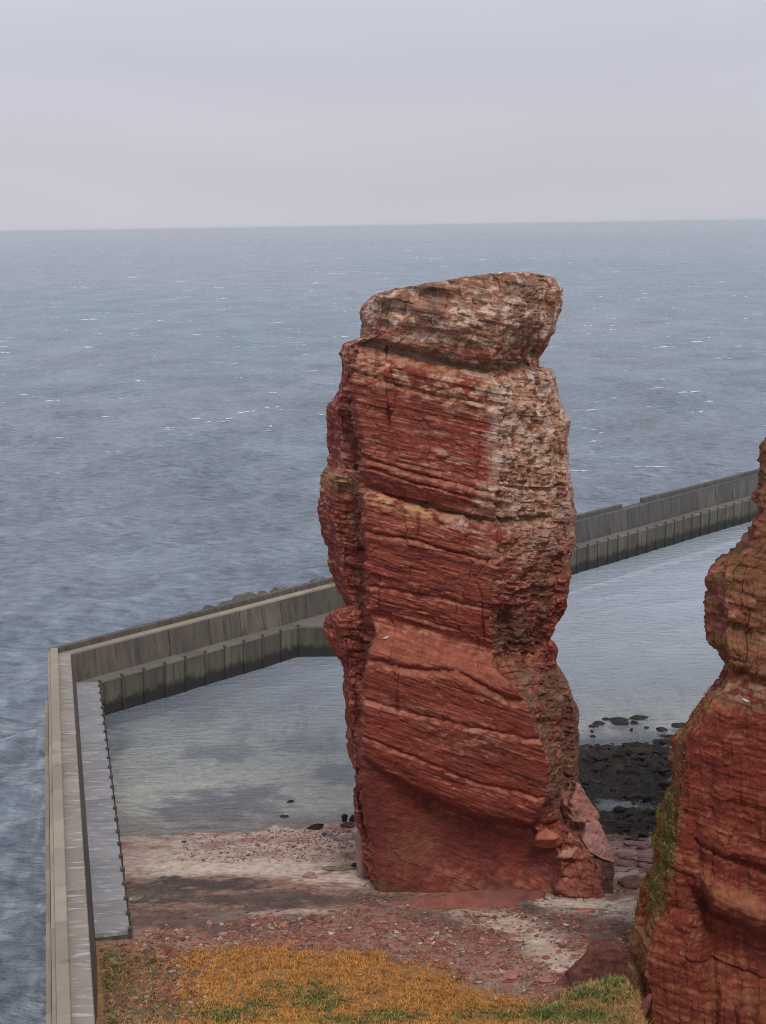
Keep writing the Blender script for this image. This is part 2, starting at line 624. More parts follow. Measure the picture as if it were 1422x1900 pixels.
def ground(x, y, detail=True):
    x = np.asarray(x, float); y = np.asarray(y, float)
    zl = np.interp(y, [20, 40, 60, 75, 84, 90, 97, 103, 109, 115, 120, 125.3, 135, 145, 160, 180, 240, 310],
                   [40, 25, 12.5, 8.4, 5.6, 4.4, 3.5, 2.95, 2.3, 1.45, .75, 0, -.42, -.75, -1.4, -2.5, -4, -4.2])
    zr = np.interp(y, [20, 40, 60, 75, 84, 90, 97, 103, 109, 115, 120, 124, 130, 138, 144.5, 147, 160, 180, 240, 310],
                   [40, 25, 12.5, 8.0, 5.2, 4.1, 3.3, 2.7, 2.2, 1.5, .95, .6, .22, .55, .3, -.25, -1.1, -2.2, -4, -4.2])
    k = sst(x, 11, 17)
    z = zl * (1 - k) + zr * k
    z = z - 1.3 * sst(x, -1, 8) * np.exp(-((y - 86) / 7) ** 2) + 0.35 * np.exp(-((x + 9) / 8) ** 2 - ((y - 93) / 4) ** 2)
    z = z + 2.7 * np.exp(-((x - 13.8) / 3.3) ** 2 - ((y - 84.5) / 4.5) ** 2)
    z = z - 7.0 * sst(x, 13.9, 16.6) * (1 - sst(y, 89.5, 93))
    # tilt of the wet shore towards the wall
    z = z + 0.22 * np.exp(-((x - 1) / 9) ** 2) * np.exp(-((y - 124) / 5) ** 2)
    reef = sst(x, 14, 17) * sst(y, 118, 122) * (1 - sst(y, 146, 149))
    if detail:
        z = z + 0.10 * fbm(x / 3.5, y / 3.5, 0 * x + .3, 4)
        q = fbm(x / 1.7, y / 1.5, 0 * x + 4.4, 5, gain=0.55)
        z = z + reef * (0.9 * np.abs(q) * 1.5 - 0.25)
        z = z + 0.05 * fbm(x / 0.6, y / 0.5, 0 * x + 9.1, 3) * (1 - reef)
    dip = np.exp(-((x - 20.5) / 2.6) ** 2 - ((y - 130.5) / 1.9) ** 2) + 0.7 * np.exp(-((x - 22.0) / 1.6) ** 2 - ((y - 140) / 1.2) ** 2)
    z = z - 0.75 * dip
    return z


def zone(px, py, cx, cy, rx, ry, rot=0.0, soft=0.5, nzv=0.0):
    a = math.radians(rot)
    u = ((px - cx) * math.cos(a) + (py - cy) * math.sin(a)) / rx
    v = (-(px - cx) * math.sin(a) + (py - cy) * math.cos(a)) / ry
    return 1 - sst(np.sqrt(u * u + v * v) + nzv, 1 - soft, 1 + soft)


xs = np.concatenate([np.arange(-32, 46, 0.16), np.arange(46, 140, 2.5)])
ys = np.concatenate([np.arange(18, 74, 1.5), np.arange(74, 132, 0.15), np.arange(132, 150, 0.2), np.arange(150, 312, 3.0)])
X, Y = np.meshgrid(xs, ys)
Z = ground(X, Y)
P = np.stack([X, Y, Z], -1)
PX, PY = photo_xy(P)
nA = fbm(X / 2.6, Y / 1.6, 0 * X + 2.2, 5)
nB = fbm(X / 0.9, Y / 0.45, 0 * X + 7.7, 4)
nC = fbm(X / 5, Y / 4, 0 * X + 5.5, 4)
w_ = 0.9 * nA + 0.7 * nB
nD = fbm(X / 0.32, Y / 0.24, 0 * X + 1.1, 3)
sand = np.array([0.56, 0.445, 0.36])
c = np.broadcast_to(np.array([0.31, 0.185, 0.14]), X.shape + (3,)).copy()
c = mixc(c, (0.225, 0.115, 0.085), sst(nB, -0.1, 0.4) * 0.8)
wet = sst(Y, 112.5, 116) * (1 - sst(X, 12, 16))
c = mixc(c, (0.42, 0.335, 0.28), wet * sst(nA + 0.4 * nB, -0.4, 0.15))
c = mixc(c, (0.17, 0.10, 0.09), wet * sst(nB + 0.5 * nA, 0.24, 0.55) * 0.65)
for (a, b, rx, ry, ro, st) in [(470, 1612, 200, 15, 2, .85), (640, 1632, 60, 14, 4, 1), (330, 1620, 100, 12, -2, .8), (260, 1668, 55, 8, -6, .8),
                               (480, 1697, 110, 9, -2, .85), (1090, 1680, 150, 22, 6, 1), (990, 1668, 60, 14, 8, .9), (1000, 1745, 90, 26, 28, .75),
                               (1050, 1785, 70, 20, 25, .8), (900, 1712, 90, 14, 20, .6), (560, 1690, 60, 5, 0, .6), (1165, 1622, 40, 9, 0, .8),
                               (700, 1640, 60, 8, 0, .9), (330, 1585, 70, 8, 0, .4)]:
    c = mixc(c, sand, st * zone(PX, PY, a, b, rx, ry, ro, 0.38, 1.25 * w_ + .35 * nD))
for (a, b, rx, ry, ro, st) in [(385, 1640, 95, 13, 0, 1), (330, 1655, 110, 18, 4, .8), (480, 1668, 160, 16, 0, .75), (380, 1705, 170, 26, 0, .75), (280, 1650, 60, 26, 0, .5),
                               (620, 1672, 130, 12, -3, .6), (850, 1722, 120, 15, 18, .55), (1100, 1715, 90, 24, 10, .65), (1150, 1745, 60, 22, 0, .6),
                               (975, 1675, 30, 12, 30, .7), (760, 1640, 90, 6, -6, .6), (1010, 1695, 60, 8, 10, .6)]:
    c = mixc(c, (0.085, 0.064, 0.056), st * zone(PX, PY, a, b, rx, ry, ro, 0.38, 1.25 * w_ + .35 * nD))
red = zone(PX, PY, 640, 1745, 420, 52, 4, 0.4, 0.5 * w_)
c = mixc(c, (0.27, 0.105, 0.072), red * 0.6 * sst(w_, -.5, .3) * sst(PX, 200, 620))
reefm = sst(X, 13.5, 17) * sst(Y + 1.5 * nA, 119, 122.5) * (1 - sst(Y, 149, 153))
c = mixc(c, (0.040, 0.034, 0.032), reefm)
c = mixc(c, (0.03, 0.034, 0.019), reefm * sst(nC + nB, 0.1, 0.6) * 0.7)
c = mixc(c, (0.16, 0.12, 0.115), reefm * sst(nB, 0.42, 0.6) * 0.6)
ledg = sst(X, 14, 17) * sst(Y, 111.5, 113.5) * (1 - sst(Y, 119, 121.5))
c = mixc(c, (0.30, 0.175, 0.155), ledg * 0.8)
c = mixc(c, (0.10, 0.06, 0.055), ledg * sst(nB, 0.1, 0.35))
# soil under the grass
edge = np.interp(PX, [100, 175, 300, 480, 700, 800, 920, 1000, 1080, 1175, 1500], [1760, 1758, 1762, 1752, 1768, 1795, 1840, 1850, 1830, 1795, 1780])
soil = sst(PY - edge + 14 * nA, -8, 12)
c = mixc(c, (0.30, 0.155, 0.055), soil)
c = mixc(c, (0.12, 0.10, 0.04), soil * sst(nA + nB, 0.2, 0.6))
# lagoon bed: sand in the shallows, weed further out
uw = sst(-Z, 0.0, 0.34) * (1 - reefm)
bed = mixc(np.broadcast_to(np.array([0.74, 0.69, 0.57]), X.shape + (3,)), (0.36, 0.385, 0.35), sst(-Z + 0.8 * nC, 0.6, 2.2))
bed = mixc(bed, (0.10, 0.092, 0.11), 0.8 * zone(PX, PY, 415, 1500, 105, 34, -4, 0.5, nA * 1.2 + 0.3 * nB))
bed = mixc(bed, (0.135, 0.12, 0.125), 0.8 * sst(fbm(X / 6, Y / 9, 0 * X + 3.3, 5), 0.02, 0.36) * sst(Y, 128, 136))
bed = mixc(bed, (0.06, 0.06, 0.06), 0.5 * sst(nB + nA, 0.55, 0.7))
c = mixc(c, bed, uw)
c = c * np.clip(1 + .5 * nD * (1 - uw), .5, 1.6)[..., None]
beach = mesh_obj('beach', P.reshape(-1, 3), grid_faces(len(ys), len(xs)), M_beach, col=c.reshape(-1, 3))
# only the ground inside the sea wall
me = beach.data
fa = np.empty(len(me.polygons) * 4, np.int32)
me.loops.foreach_get('vertex_index', fa)
fa = fa.reshape(-1, 4)
inside = seaside(X.ravel()[fa].mean(1), Y.ravel()[fa].mean(1)) < -1.6
beach2 = mesh_obj('beach', P.reshape(-1, 3), fa[inside], M_beach, col=c.reshape(-1, 3))
bpy.data.objects.remove(beach)
bpy.data.meshes.remove(me)
beach2.name = 'beach'
tag(beach2, 'sand, shingle, wrack and red rubble at the foot of the cliffs', kind='structure')

# lagoon water
xs = np.concatenate([np.arange(-38, 45, 0.34), np.arange(45, 130, 0.9)])
ys = np.concatenate([np.arange(84, 182, 0.34), np.arange(182, 262, 0.5), np.arange(262, 330, 1.0)])
X, Y = np.meshgrid(xs, ys)
fetch = sst(Y, 126, 150)
Zw = waves(X, Y, 0 * X + 0.4, 0.085) * (0.35 + 0.65 * fetch) * (np.abs(Y) < 1e9)
gz = ground(X, Y, False)
dep = np.clip(-gz, 0, None)
turb = np.clip(0.03 + 0.24 * dep, 0.03, 0.82)
Fs = grid_faces(len(ys), len(xs))
cx = X.ravel()[Fs].mean(1); cy = Y.ravel()[Fs].mean(1)
keep = (seaside(cx, cy) < -1.7) & (gz.ravel()[Fs].mean(1) < 0.9)
lag = mesh_obj('lagoon_water', np.stack([X, Y, Zw], -1).reshape(-1, 3), Fs[keep], M_lagoon, col=np.repeat(turb.reshape(-1, 1), 3, 1))
tag(lag, 'calm shallow water held between the sea wall and the beach', kind='structure')

# ------------------------------------------------------------------ sculpted layered rock


def make_layers(tmin, tmax, seed):
    r = np.random.default_rng(seed)
    t = r.uniform(tmin, tmax, int(150 / tmin))
    bo = -30 + np.cumsum(t)
    return bo, r.uniform(-1, 1, len(bo) + 1), t


def layer(b, bo):
    k = np.searchsorted(bo, b)
    k = np.clip(k, 1, len(bo) - 1)
    lo, hi = bo[k - 1], bo[k]
    return k, np.minimum(b - lo, hi - b), (b - lo) / (hi - lo)


def strata(P, Sx, b, seed, flat, blocky):
    """outward displacement (m); flat: 0..1 calms blocks on smooth faces"""
    x, y, z = P[..., 0], P[..., 1], P[..., 2]
    d = 0.42 * fbm(x / 4.2, y / 4.2, z / 3.0, 3, seed=seed) * (0.22 + 0.78 * blocky)
    b = b + 0.18 * fbm(x / 7, y / 7, z / 7, 2, seed=seed + 3) + 0.022 * fbm(x / .9, y / .9, z / .9, 2, seed=seed + 5)
    info = {}
    for (tmin, tmax, amp, gd, gw, wmin, wmax, bamp, sdn) in [(1.6, 3.6, 0.16, 0.10, 0.05, 2.2, 5.5, 0.30, 1),
                                                           (0.45, 1.25, 0.085, 0.05, 0.035, 0.7, 2.4, 0.21, 2),
                                                           (0.13, 0.34, 0.045, 0.02, 0.03, 0.35, 0.9, 0.10, 3)]:
        bo, off, _ = make_layers(tmin, tmax, int(seed * 10 + sdn))
        k, de, fr = layer(b, bo)
        mod = (0.10 + 1.7 * sst(fbm(x / 2.2, y / 2.2, z / 1.6, 3, seed=seed + 11 * sdn), -0.15, 0.45)) * (1 - 0.45 * flat)
        d = d + amp * off[k] * mod
        d = d - gd * np.exp(-(de / gw) ** 2) * np.clip(mod - 0.35, 0, 1)
        w = wmin + (wmax - wmin) * hsh(k, 0 * k + sdn)
        u = Sx / w + 9 * hsh(k, 0 * k + 7 + sdn) + 0.10 * fbm(x / .8, y / .8, z / .8, 2, seed=seed)
        ci = np.floor(u)
        fu = u - ci
        ju = np.minimum(fu, 1 - fu) * w
        hb = hsh(ci, k, 0 * k + 5 * sdn)
        bl = blocky if sdn == 2 else np.maximum(blocky, 0.5)
        d = d + bamp * (hb - 0.5) * 2 * bl
        d = d - 0.5 * bamp * np.exp(-(ju / 0.045) ** 2) * bl
        info[sdn] = (k, fr, hb)
    d = d + 0.17 * fbm(x / 1.1, y / 1.1, z / 0.7, 5, gain=.58, seed=seed + 2) * (0.05 + 0.95 * blocky)
    d = d + 0.10 * np.abs(fbm(x / .45, y / .45, z / .22, 3, seed=seed + 6)) * (0.25 + 0.75 * blocky)
    d = d + 0.05 * fbm(Sx / 2.6, b / 0.20, 0 * b + seed, 3, seed=seed + 9) + 0.03 * fbm(Sx / 1.1, b / 0.09, 0 * b + seed, 2, seed=seed + 12)
    return d, b, info


def normals(P, wrap):
    du = np.gradient(P, axis=1)
    if wrap:
        du[:, 0] = (P[:, 1] - P[:, -1]) / 2
        du[:, -1] = (P[:, 0] - P[:, -2]) / 2
    dv = np.gradient(P, axis=0)
    n = np.cross(dv, du)
    return n / (np.linalg.norm(n, axis=-1, keepdims=True) + 1e-9)


def smooth_cols(A, k, wrap=True):
    for _ in range(k):
        A = 0.25 * np.roll(A, 1, 1) + 0.5 * A + 0.25 * np.roll(A, -1, 1)
    return A


def tb(py, pts):
    pts = sorted(pts)
    return np.interp(py, [q[0] for q in pts], [q[1] for q in pts])


def build_column(ctrl, segs, pys_top_fn, py_bottom, nrow, power=1.0):
    """ctrl: list of (px(py), depth(py)) functions round the contour; returns PX, PY, DEP grids"""
    v = np.linspace(0, 1, nrow)
    ncol = sum(segs)
    fr = []
    for i, s in enumerate(segs):
        for j in range(s):
            fr.append((i, j / s))
    PX = np.zeros((nrow, ncol)); PY = np.zeros((nrow, ncol)); DEP = np.zeros((nrow, ncol))
    n = len(ctrl)
    # first guess of px to find the top line, then refine
    pyg = np.repeat((500 + v * (py_bottom - 500))[:, None], ncol, 1)
    for it in range(3):
        vals = [(c[0](pyg), c[1](pyg)) for c in ctrl]
        for q, (i, f) in enumerate(fr):
            a, b = vals[i], vals[(i + 1) % n]
            PX[:, q] = a[0][:, q] * (1 - f) + b[0][:, q] * f
            DEP[:, q] = a[1][:, q] * (1 - f) + b[1][:, q] * f
        top = pys_top_fn(PX[0])
        pyg = top[None, :] + v[:, None] * (py_bottom - top[None, :])
    return PX, pyg, DEP


# ---- the sea stack
L_ = [(500, 690), (548, 688), (560, 676), (580, 666), (600, 669), (615, 669), (628, 667), (633, 652), (640, 638), (655, 632), (680, 635), (700, 633),
      (720, 625), (740, 613), (760, 604), (790, 605), (830, 608), (865, 607), (880, 596), (900, 593), (935, 589), (960, 594), (990, 601), (1020, 607),
      (1060, 613), (1075, 619), (1095, 629), (1115, 641), (1124, 648), (1131, 622), (1140, 610), (1160, 602), (1180, 604), (1200, 613), (1215, 623),
      (1225, 633), (1250, 635), (1280, 635), (1300, 639), (1330, 641), (1345, 646), (1370, 641), (1400, 646), (1430, 655), (1450, 659), (1480, 658),
      (1530, 661), (1550, 666), (1570, 674), (1600, 678), (1640, 682), (1700, 676)]
R_ = [(500, 1010), (518, 1030), (535, 1043), (550, 1046), (575, 1043), (600, 1033), (615, 1031), (625, 1022), (640, 1017), (655, 1007), (665, 1000),
      (680, 1000), (686, 1018), (700, 1029), (720, 1034), (740, 1039), (770, 1047), (780, 1057), (800, 1055), (850, 1054), (890, 1056), (905, 1064),
      (930, 1065), (955, 1072), (975, 1066), (1010, 1069), (1040, 1058), (1080, 1059), (1110, 1057), (1130, 1054), (1150, 1040), (1170, 1026),
      (1185, 1019), (1195, 1030), (1205, 1032), (1215, 1030), (1225, 1029), (1250, 1042), (1280, 1060), (1310, 1072), (1330, 1077), (1360, 1075),
      (1400, 1074), (1440, 1074), (1465, 1076), (1500, 1080), (1530, 1090), (1560, 1102), (1590, 1124), (1620, 1138), (1645, 1138), (1700, 1138)]
LF_ = [(500, 720), (560, 700), (620, 690), (640, 662), (700, 654), (760, 660), (810, 674), (880, 677), (905, 681), (925, 673), (1000, 675), (1100, 677),
       (1140, 681), (1170, 691), (1200, 682), (1250, 674), (1300, 670), (1350, 667), (1400, 667), (1450, 668), (1500, 672), (1550, 682), (1600, 690),
       (1640, 694), (1700, 690)]
FR_ = [(500, 930), (560, 945), (600, 940), (640, 920), (690, 912), (740, 926), (800, 926), (860, 922), (920, 918), (960, 916), (1000, 921), (1060, 918),
       (1100, 906), (1150, 902), (1200, 920), (1225, 915), (1240, 915), (1262, 938), (1290, 962), (1330, 986), (1390, 1005), (1430, 1014), (1480, 1012),
       (1520, 998), (1535, 985), (1560, 1020), (1600, 1040), (1660, 1046), (1700, 1048)]
RN_ = [(500, 995), (600, 1000), (660, 975), (690, 990), (760, 1012), (900, 1018), (950, 1024), (1000, 1030), (1060, 1024), (1130, 1020), (1180, 1006),
       (1230, 1010), (1300, 1035), (1400, 1045), (1480, 1046), (1530, 1060), (1580, 1085), (1700, 1100)]
D0 = 108.6
LBd = lambda py: D0 + tb(py, [(500, 3.5), (620, 3.2), (640, 2.6), (860, 2.8), (1000, 3.0), (1120, 3.4), (1135, 2.0), (1215, 2.2), (1240, 3.2), (1400, 2.0), (1480, 1.2), (1700, 1.0)])
LNd = lambda py: D0 + tb(py, [(500, 1.5), (640, 1.0), (740, 1.8), (1000, 2.6), (1150, 2.8), (1300, 2.2), (1400, 1.0), (1700, 0.6)])
front = lambda py, k: D0 + tb(py, [(500, .3), (640, .2), (900, 0), (1170, -.2), (1700, -.4)]) - k
ctrl = [
    (lambda p: tb(p, L_) + 34, lambda p: D0 + 13 + 0 * p),
    (lambda p: tb(p, L_), lambda p: LBd(p) + 2.6),
    (lambda p: tb(p, L_) * .62 + tb(p, LF_) * .38, LBd),
    (lambda p: tb(p, LF_) - 3, lambda p: LNd(p) + .5),
    (lambda p: tb(p, LF_) + 4, lambda p: front(p, 0)),
    (lambda p: tb(p, LF_) * .66 + tb(p, FR_) * .34, lambda p: front(p, .45)),
    (lambda p: tb(p, LF_) * .33 + tb(p, FR_) * .67, lambda p: front(p, .95)),
    (lambda p: tb(p, FR_), lambda p: front(p, 1.5)),
    (lambda p: tb(p, FR_) * .5 + tb(p, RN_) * .5, lambda p: front(p, -.6) + tb(p, [(500, -1), (640, -1), (700, 0), (1180, .2), (1250, .8), (1480, 1.2), (1540, .2), (1600, -.9), (1700, -.9)])),
    (lambda p: tb(p, RN_), lambda p: front(p, -2.8) + tb(p, [(500, -.6), (640, -.6), (700, 0), (1180, .2), (1250, 1.2), (1480, 1.5), (1540, .5), (1600, -1.6), (1700, -1.6)])),
    (lambda p: tb(p, RN_) * .8 + tb(p, R_) * .2, lambda p: front(p, -4.4)),
    (lambda p: tb(p, RN_) * .3 + tb(p, R_) * .7, lambda p: front(p, -4.7)),
    (lambda p: tb(p, R_), lambda p: front(p, -7.0)),
    (lambda p: tb(p, R_) - 34, lambda p: D0 + 14.5 + 0 * p),
]
segs = [22, 44, 34, 16, 76, 76, 76, 56, 50, 22, 26, 40, 22, 30]
top_fn = lambda px: np.interp(px, [660, 680, 700, 750, 830, 890, 930, 960, 1000, 1030, 1046], [556, 552, 545, 535, 521, 512, 508, 505, 508, 517, 532])
PX, PY, DEP = build_column(ctrl, segs, top_fn, 1720, 980)
PX = PX + 9 * fbm(PY / 38, PX / 160, 0 * PX + 1, 3) * np.exp(-((PX - tb(PY, FR_)) / 34) ** 2) + 6 * fbm(PY / 30, PX / 160, 0 * PX + 4, 3) * np.exp(-((PX - tb(PY, LF_)) / 20) ** 2)
cs = np.cumsum([0] + segs)
fm = np.zeros(PX.shape[1]); fm[cs[4]:cs[7] + 8] = 1
fm = smooth_cols(fm[None], 14)[0][None, :]                       # front face
rm = np.zeros(PX.shape[1]); rm[cs[7] + 4:cs[9]] = 1
rm = smooth_cols(rm[None], 10)[0][None, :]                       # right face
vis = np.zeros(PX.shape[1]); vis[cs[2]:cs[11]] = 1
vis = smooth_cols(vis[None], 20)[0][None, :]
DEP = smooth_cols(DEP, 3)
wig = 4 * fbm(PX / 70, PY / 70, 0 * PX, 2) + 2.5 * fbm(PX / 14, PY / 14, 0 * PX + 3, 2)


def line_d(pts):
    return PY + wig - np.interp(PX, [q[0] for q in pts], [q[1] for q in pts])


g1 = line_d([(640, 628), (670, 640), (760, 662), (830, 678), (900, 690), (960, 684), (1010, 674)])
g2 = line_d([(590, 875), (670, 903), (740, 925), (830, 953), (930, 972), (1020, 962), (1070, 960)])
g3 = line_d([(600, 1130), (690, 1160), (800, 1185), (870, 1208), (925, 1226), (985, 1215), (1035, 1196), (1075, 1200)])
g4 = line_d([(640, 1380), (680, 1402), (760, 1452), (830, 1490), (900, 1515), (985, 1527), (1010, 1515), (1060, 1500)])
allm = np.maximum(fm, rm)
# cap overhang, groove and the shelf below it
DEP += allm * (1.25 * np.exp(-((g1 + 4) / 13) ** 2) - 0.75 * np.exp(-((g1 + 95) / 45) ** 2) - 0.35 * sst(g1, 4, 30))
# hollows in the cap's left face
for (a, b, rx, ry, dd) in [(730, 575, 42, 16, .8), (820, 556, 45, 15, .7), (745, 610, 60, 14, .35), (860, 590, 18, 30, -.35), (985, 560, 30, 40, -.4)]:
    DEP += allm * dd * zone(PX, PY + wig, a, b, rx, ry, 12, 0.5)
# second bed: dark parting with an orange shelf under it
DEP += allm * (0.7 * np.exp(-((g2 + 3) / 5.5) ** 2) - 0.55 * sst(g2, 2, 16) * (1 - sst(g2, 60, 190)) - 0.35 * np.exp(-((g2 + 45) / 28) ** 2))
for (g, dd, w) in [(line_d([(660, 690), (760, 722), (915, 752)]), .30, 5), (line_d([(660, 845), (780, 880), (920, 915)]), .38, 4), (line_d([(660, 862), (780, 898), (920, 932)]), .25, 3.5),
                   (line_d([(670, 985), (760, 1000), (900, 1038)]), .30, 5), (line_d([(670, 1085), (800, 1108), (905, 1128)]), .18, 4),
                   (line_d([(690, 1225), (760, 1240), (850, 1245), (950, 1300)]), .45, 7), (line_d([(670, 1295), (760, 1322), (860, 1345), (980, 1370)]), .22, 5),
                   (line_d([(670, 1365), (760, 1400), (880, 1450), (1000, 1480)]), .22, 4)]:
    dd, w = dd * 1.15, w * .72
    DEP += fm * (dd * np.exp(-(g / w) ** 2) - 0.6 * dd * sst(g, w, 3 * w) * (1 - sst(g, 3 * w, 14 * w)))
# the big sloping shelf two thirds down: the lower block stands forward
k3 = sst(g3, -18, 60)
DEP += allm * (0.55 * np.exp(-((g3 + 16) / 16) ** 2)) - fm * 2.1 * k3 * (1 - 0.75 * sst(PY, 1330, 1620)) - rm * 0.5 * k3 * (1 - sst(PY, 1330, 1600))
# undercut at the foot
uc = sst(PX, 660, 820) * (1 - sst(PX, 1010, 1060))
DEP += fm * (1.5 * uc * sst(g4, -2, 12) * (1 - sst(g4, 60, 190)) + 0.25 * uc * np.exp(-((g4 - 9) / 9) ** 2) - 0.3 * uc * np.exp(-((g4 + 22) / 16) ** 2) + 0.35 * sst(g4, 0, 10))
# hollow with the dark green crack on the right face
DEP += rm * (1.1 * zone(PX, PY, 938, 1185, 14, 45, 0, .5) + .5 * zone(PX, PY, 985, 1150, 12, 70, 6, .5) - .35 * zone(PX, PY, 975, 1085, 34, 60, 0, .5)
             + .6 * zone(PX, PY, 1005, 1345, 30, 10, 0, .5) - .4 * zone(PX, PY, 1035, 1395, 25, 70, 0, .5) - .5 * zone(PX, PY, 1010, 1265, 40, 45, 20, .5))
# vertical cracks on the front
for pts, dd in [([(640, 720), (700, 713), (760, 722), (800, 723)], .35), ([(1000, 872), (1060, 905), (1130, 897), (1220, 900)], .0), ([(1030, 915), (1075, 880), (1100, 893), (1190, 900)], .3),
                ([(960, 778), (1000, 776)], .2), ([(1250, 740), (1320, 735)], .2)]:
    ln = PX - np.interp(PY, [q[0] for q in pts], [q[1] for q in pts]) + 0.4 * wig
    inr = (PY > pts[0][0]) & (PY < pts[-1][0])
    DEP += dd * np.exp(-(ln / 2.2) ** 2) * inr * fm
P = at_depth(PX, PY, DEP)
x, y, z = P[..., 0], P[..., 1], P[..., 2]
dip = np.interp(z, [4, 12, 19, 24, 50], [.40, .36, .30, .235, .23])
bed_b = z + dip * (x - 3)
seg = np.linalg.norm(np.diff(P[400], axis=0), axis=-1)
Sx = np.broadcast_to(np.concatenate([[0], np.cumsum(seg)])[None, :], PX.shape)
blocky = np.clip(0.18 * fm + 0.95 * rm + 1.0 * (1 - np.clip(fm + rm, 0, 1)), 0, 1) + 0 * PX
capm = 1 - sst(g1, -8, 6)
blocky = np.maximum(blocky * (1 - .35 * capm), 0.55 * capm)
blocky = np.maximum(blocky, fm * 0.6 * np.exp(-((g1 - 45) / 30) ** 2))
blocky = blocky * (1 - 0.45 * sst(PY, 1240, 1300) * rm) * (1 - .5 * sst(PY, 1450, 1540))
d, bb, info = strata(P, Sx, bed_b, 3, fm, blocky)
# pillowy rubble relief for the weathered right face and cap
calm = (1 - .6 * sst(g4, -4, 12) * fm) * (1 - .25 * fm * sst(PY, 1230, 1290))
d = d * calm
lump = np.abs(fbm(x / 1.3, y / 1.3, z / 1.1, 4, seed=31)) * 0.38
d = d + lump * np.clip(rm * (1 - sst(PY, 1000, 1060)) + 0.5 * capm, 0, 1)
nrm = normals(smooth_cols(P, 6), True)
nh = nrm.copy(); nh[..., 2] *= 0.25
nh /= np.linalg.norm(nh, axis=-1, keepdims=True)
cen = P.mean((0, 1))
if ((nh[..., :2] * (P[..., :2] - cen[:2])).sum(-1)).mean() < 0:
    nh = -nh
edge_fade = 0.35 + 0.65 * vis
P2 = P + nh * (d * edge_fade)[..., None]
nr2 = normals(P2, True)
if (nr2 * nh).sum(-1).mean() < 0: nr2 = -nr2
# colour of the stone itself: beds, droppings, lichen, damp moss
ns = fbm(Sx / 2.2, bb * 2.4, 0 * x + 1.5, 4, seed=2)
nb = fbm(x / 2.5, y / 2.5, z / 2.5, 4, seed=8)
nf = fbm(x / .7, y / .7, z / .45, 3, seed=14)
lay = hsh(info[2][0], 0 * info[2][0] + 77)
lay3 = hsh(info[3][0], 0 * info[3][0] + 78)
c = np.broadcast_to(np.array([0.245, 0.054, 0.040]), PX.shape + (3,)).copy()
c = mixc(c, (0.335, 0.092, 0.062), np.clip(0.45 * lay + 0.2 * lay3 + 0.5 * nb, 0, 1))
c = mixc(c, (0.170, 0.040, 0.034), sst(ns, 0.05, 0.5) * 0.7)
upw = sst(nr2[..., 2], 0.12, 0.55)
c = mixc(c, (0.52, 0.25, 0.15), 0.5 * upw * sst(nf, -0.35, 0.3))
upper = 1 - sst(PY, 980, 1060)
# pale crust along bedding on the upper front
streaks = sst(ns + 0.45 * nf, 0.12, 0.50)
c = mixc(c, (0.60, 0.42, 0.33), 0.62 * streaks * fm * (0.06 + 0.94 * upper) * (0.12 + 0.88 * sst(PX + 60 * nb, 760, 900)))
c = mixc(c, (0.62, 0.40, 0.25), fm * 0.75 * np.exp(-((g1 - 42) / 30) ** 2) * sst(nf + nb, -0.15, 0.3))
# right face: weathered tan and lavender grey
rm2 = np.zeros(PX.shape[1]); rm2[cs[7] + 3:cs[12]] = 1
rm2 = smooth_cols(rm2[None], 6)[0][None, :]
fr_ = tb(PY, FR_)
rm2 = np.maximum(rm2 * sst(PX, fr_ + 26, fr_ + 60), (rm2 > .01) * 0 + sst(PX + 22 * nf + 42 * nb + 30 * (lay - .5), fr_ - 40, fr_ + 26) * (vis > .3) * (PX < fr_ + 60))
rt = rm2 * (1 - sst(PY + 30 * nb, 945, 1010)) * sst(g1, 0, 18)
tan = mixc(np.broadcast_to(np.array([0.70, 0.455, 0.31]), PX.shape + (3,)), (0.62, 0.45, 0.36), sst(nb, -0.1, 0.35))
tan = mixc(tan, (0.26, 0.115, 0.075), sst(fbm(Sx / .5, bb / 2.2, 0 * x, 4, seed=6), 0.06, 0.4) * 0.75)
tan = mixc(tan, (0.70, 0.60, 0.53), sst(nf, 0.15, 0.42) * .8)
rfade = rm2 * sst(g1, 0, 18) * np.clip(1.0 - sst(PY + 70 * nb, 900, 1120), 0, 1)
vs_ = fbm(Sx / .7, bb / 1.6, 0 * x + 2, 5, seed=33)
c = mixc(c, tan, 0.92 * np.clip(np.maximum(rt * .85, rfade), 0, 1) * (.52 + .48 * sst(vs_ + .9 * nb + .2 * nf, -.45, .30)))
rl = rm * sst(PY + 30 * nb, 955, 1010) * (1 - sst(PY, 1190, 1230))
c = mixc(c, (0.40, 0.27, 0.21), 0.55 * rl * sst(nf + .5 * nb, 0.1, .4))
c = mixc(c, (0.165, 0.09, 0.058), 0.7 * rm * zone(PX, PY, 950, 1180, 34, 48, 0, .6, nb) + 0.6 * rm * zone(PX, PY, 1015, 1120, 18, 80, 0, .6, nb))
# cap
capc = mixc(np.broadcast_to(np.array([0.40, 0.205, 0.135]), PX.shape + (3,)), (0.70, 0.53, 0.41), sst(nf + 0.6 * ns, -0.1, 0.3))
capc = mixc(capc, (0.15, 0.105, 0.075), sst(nb + .5 * nf, 0.12, 0.45) * .8)
c = mixc(c, capc, 0.85 * capm * sst(PX, 640, 690) * (1 - 0.85 * np.exp(-((g1 + 30) / 16) ** 2) * sst(nb, -.3, .1)))
c = mixc(c, (0.235, 0.185, 0.115), 0.85 * np.exp(-((g1 + 6) / 11) ** 2) * allm * sst(nf, -.5, .1))
c = mixc(c, (0.15, 0.135, 0.06), 0.65 * capm * sst(fbm(x / .9, y / .9, z / .5, 3, seed=44), .2, .5))
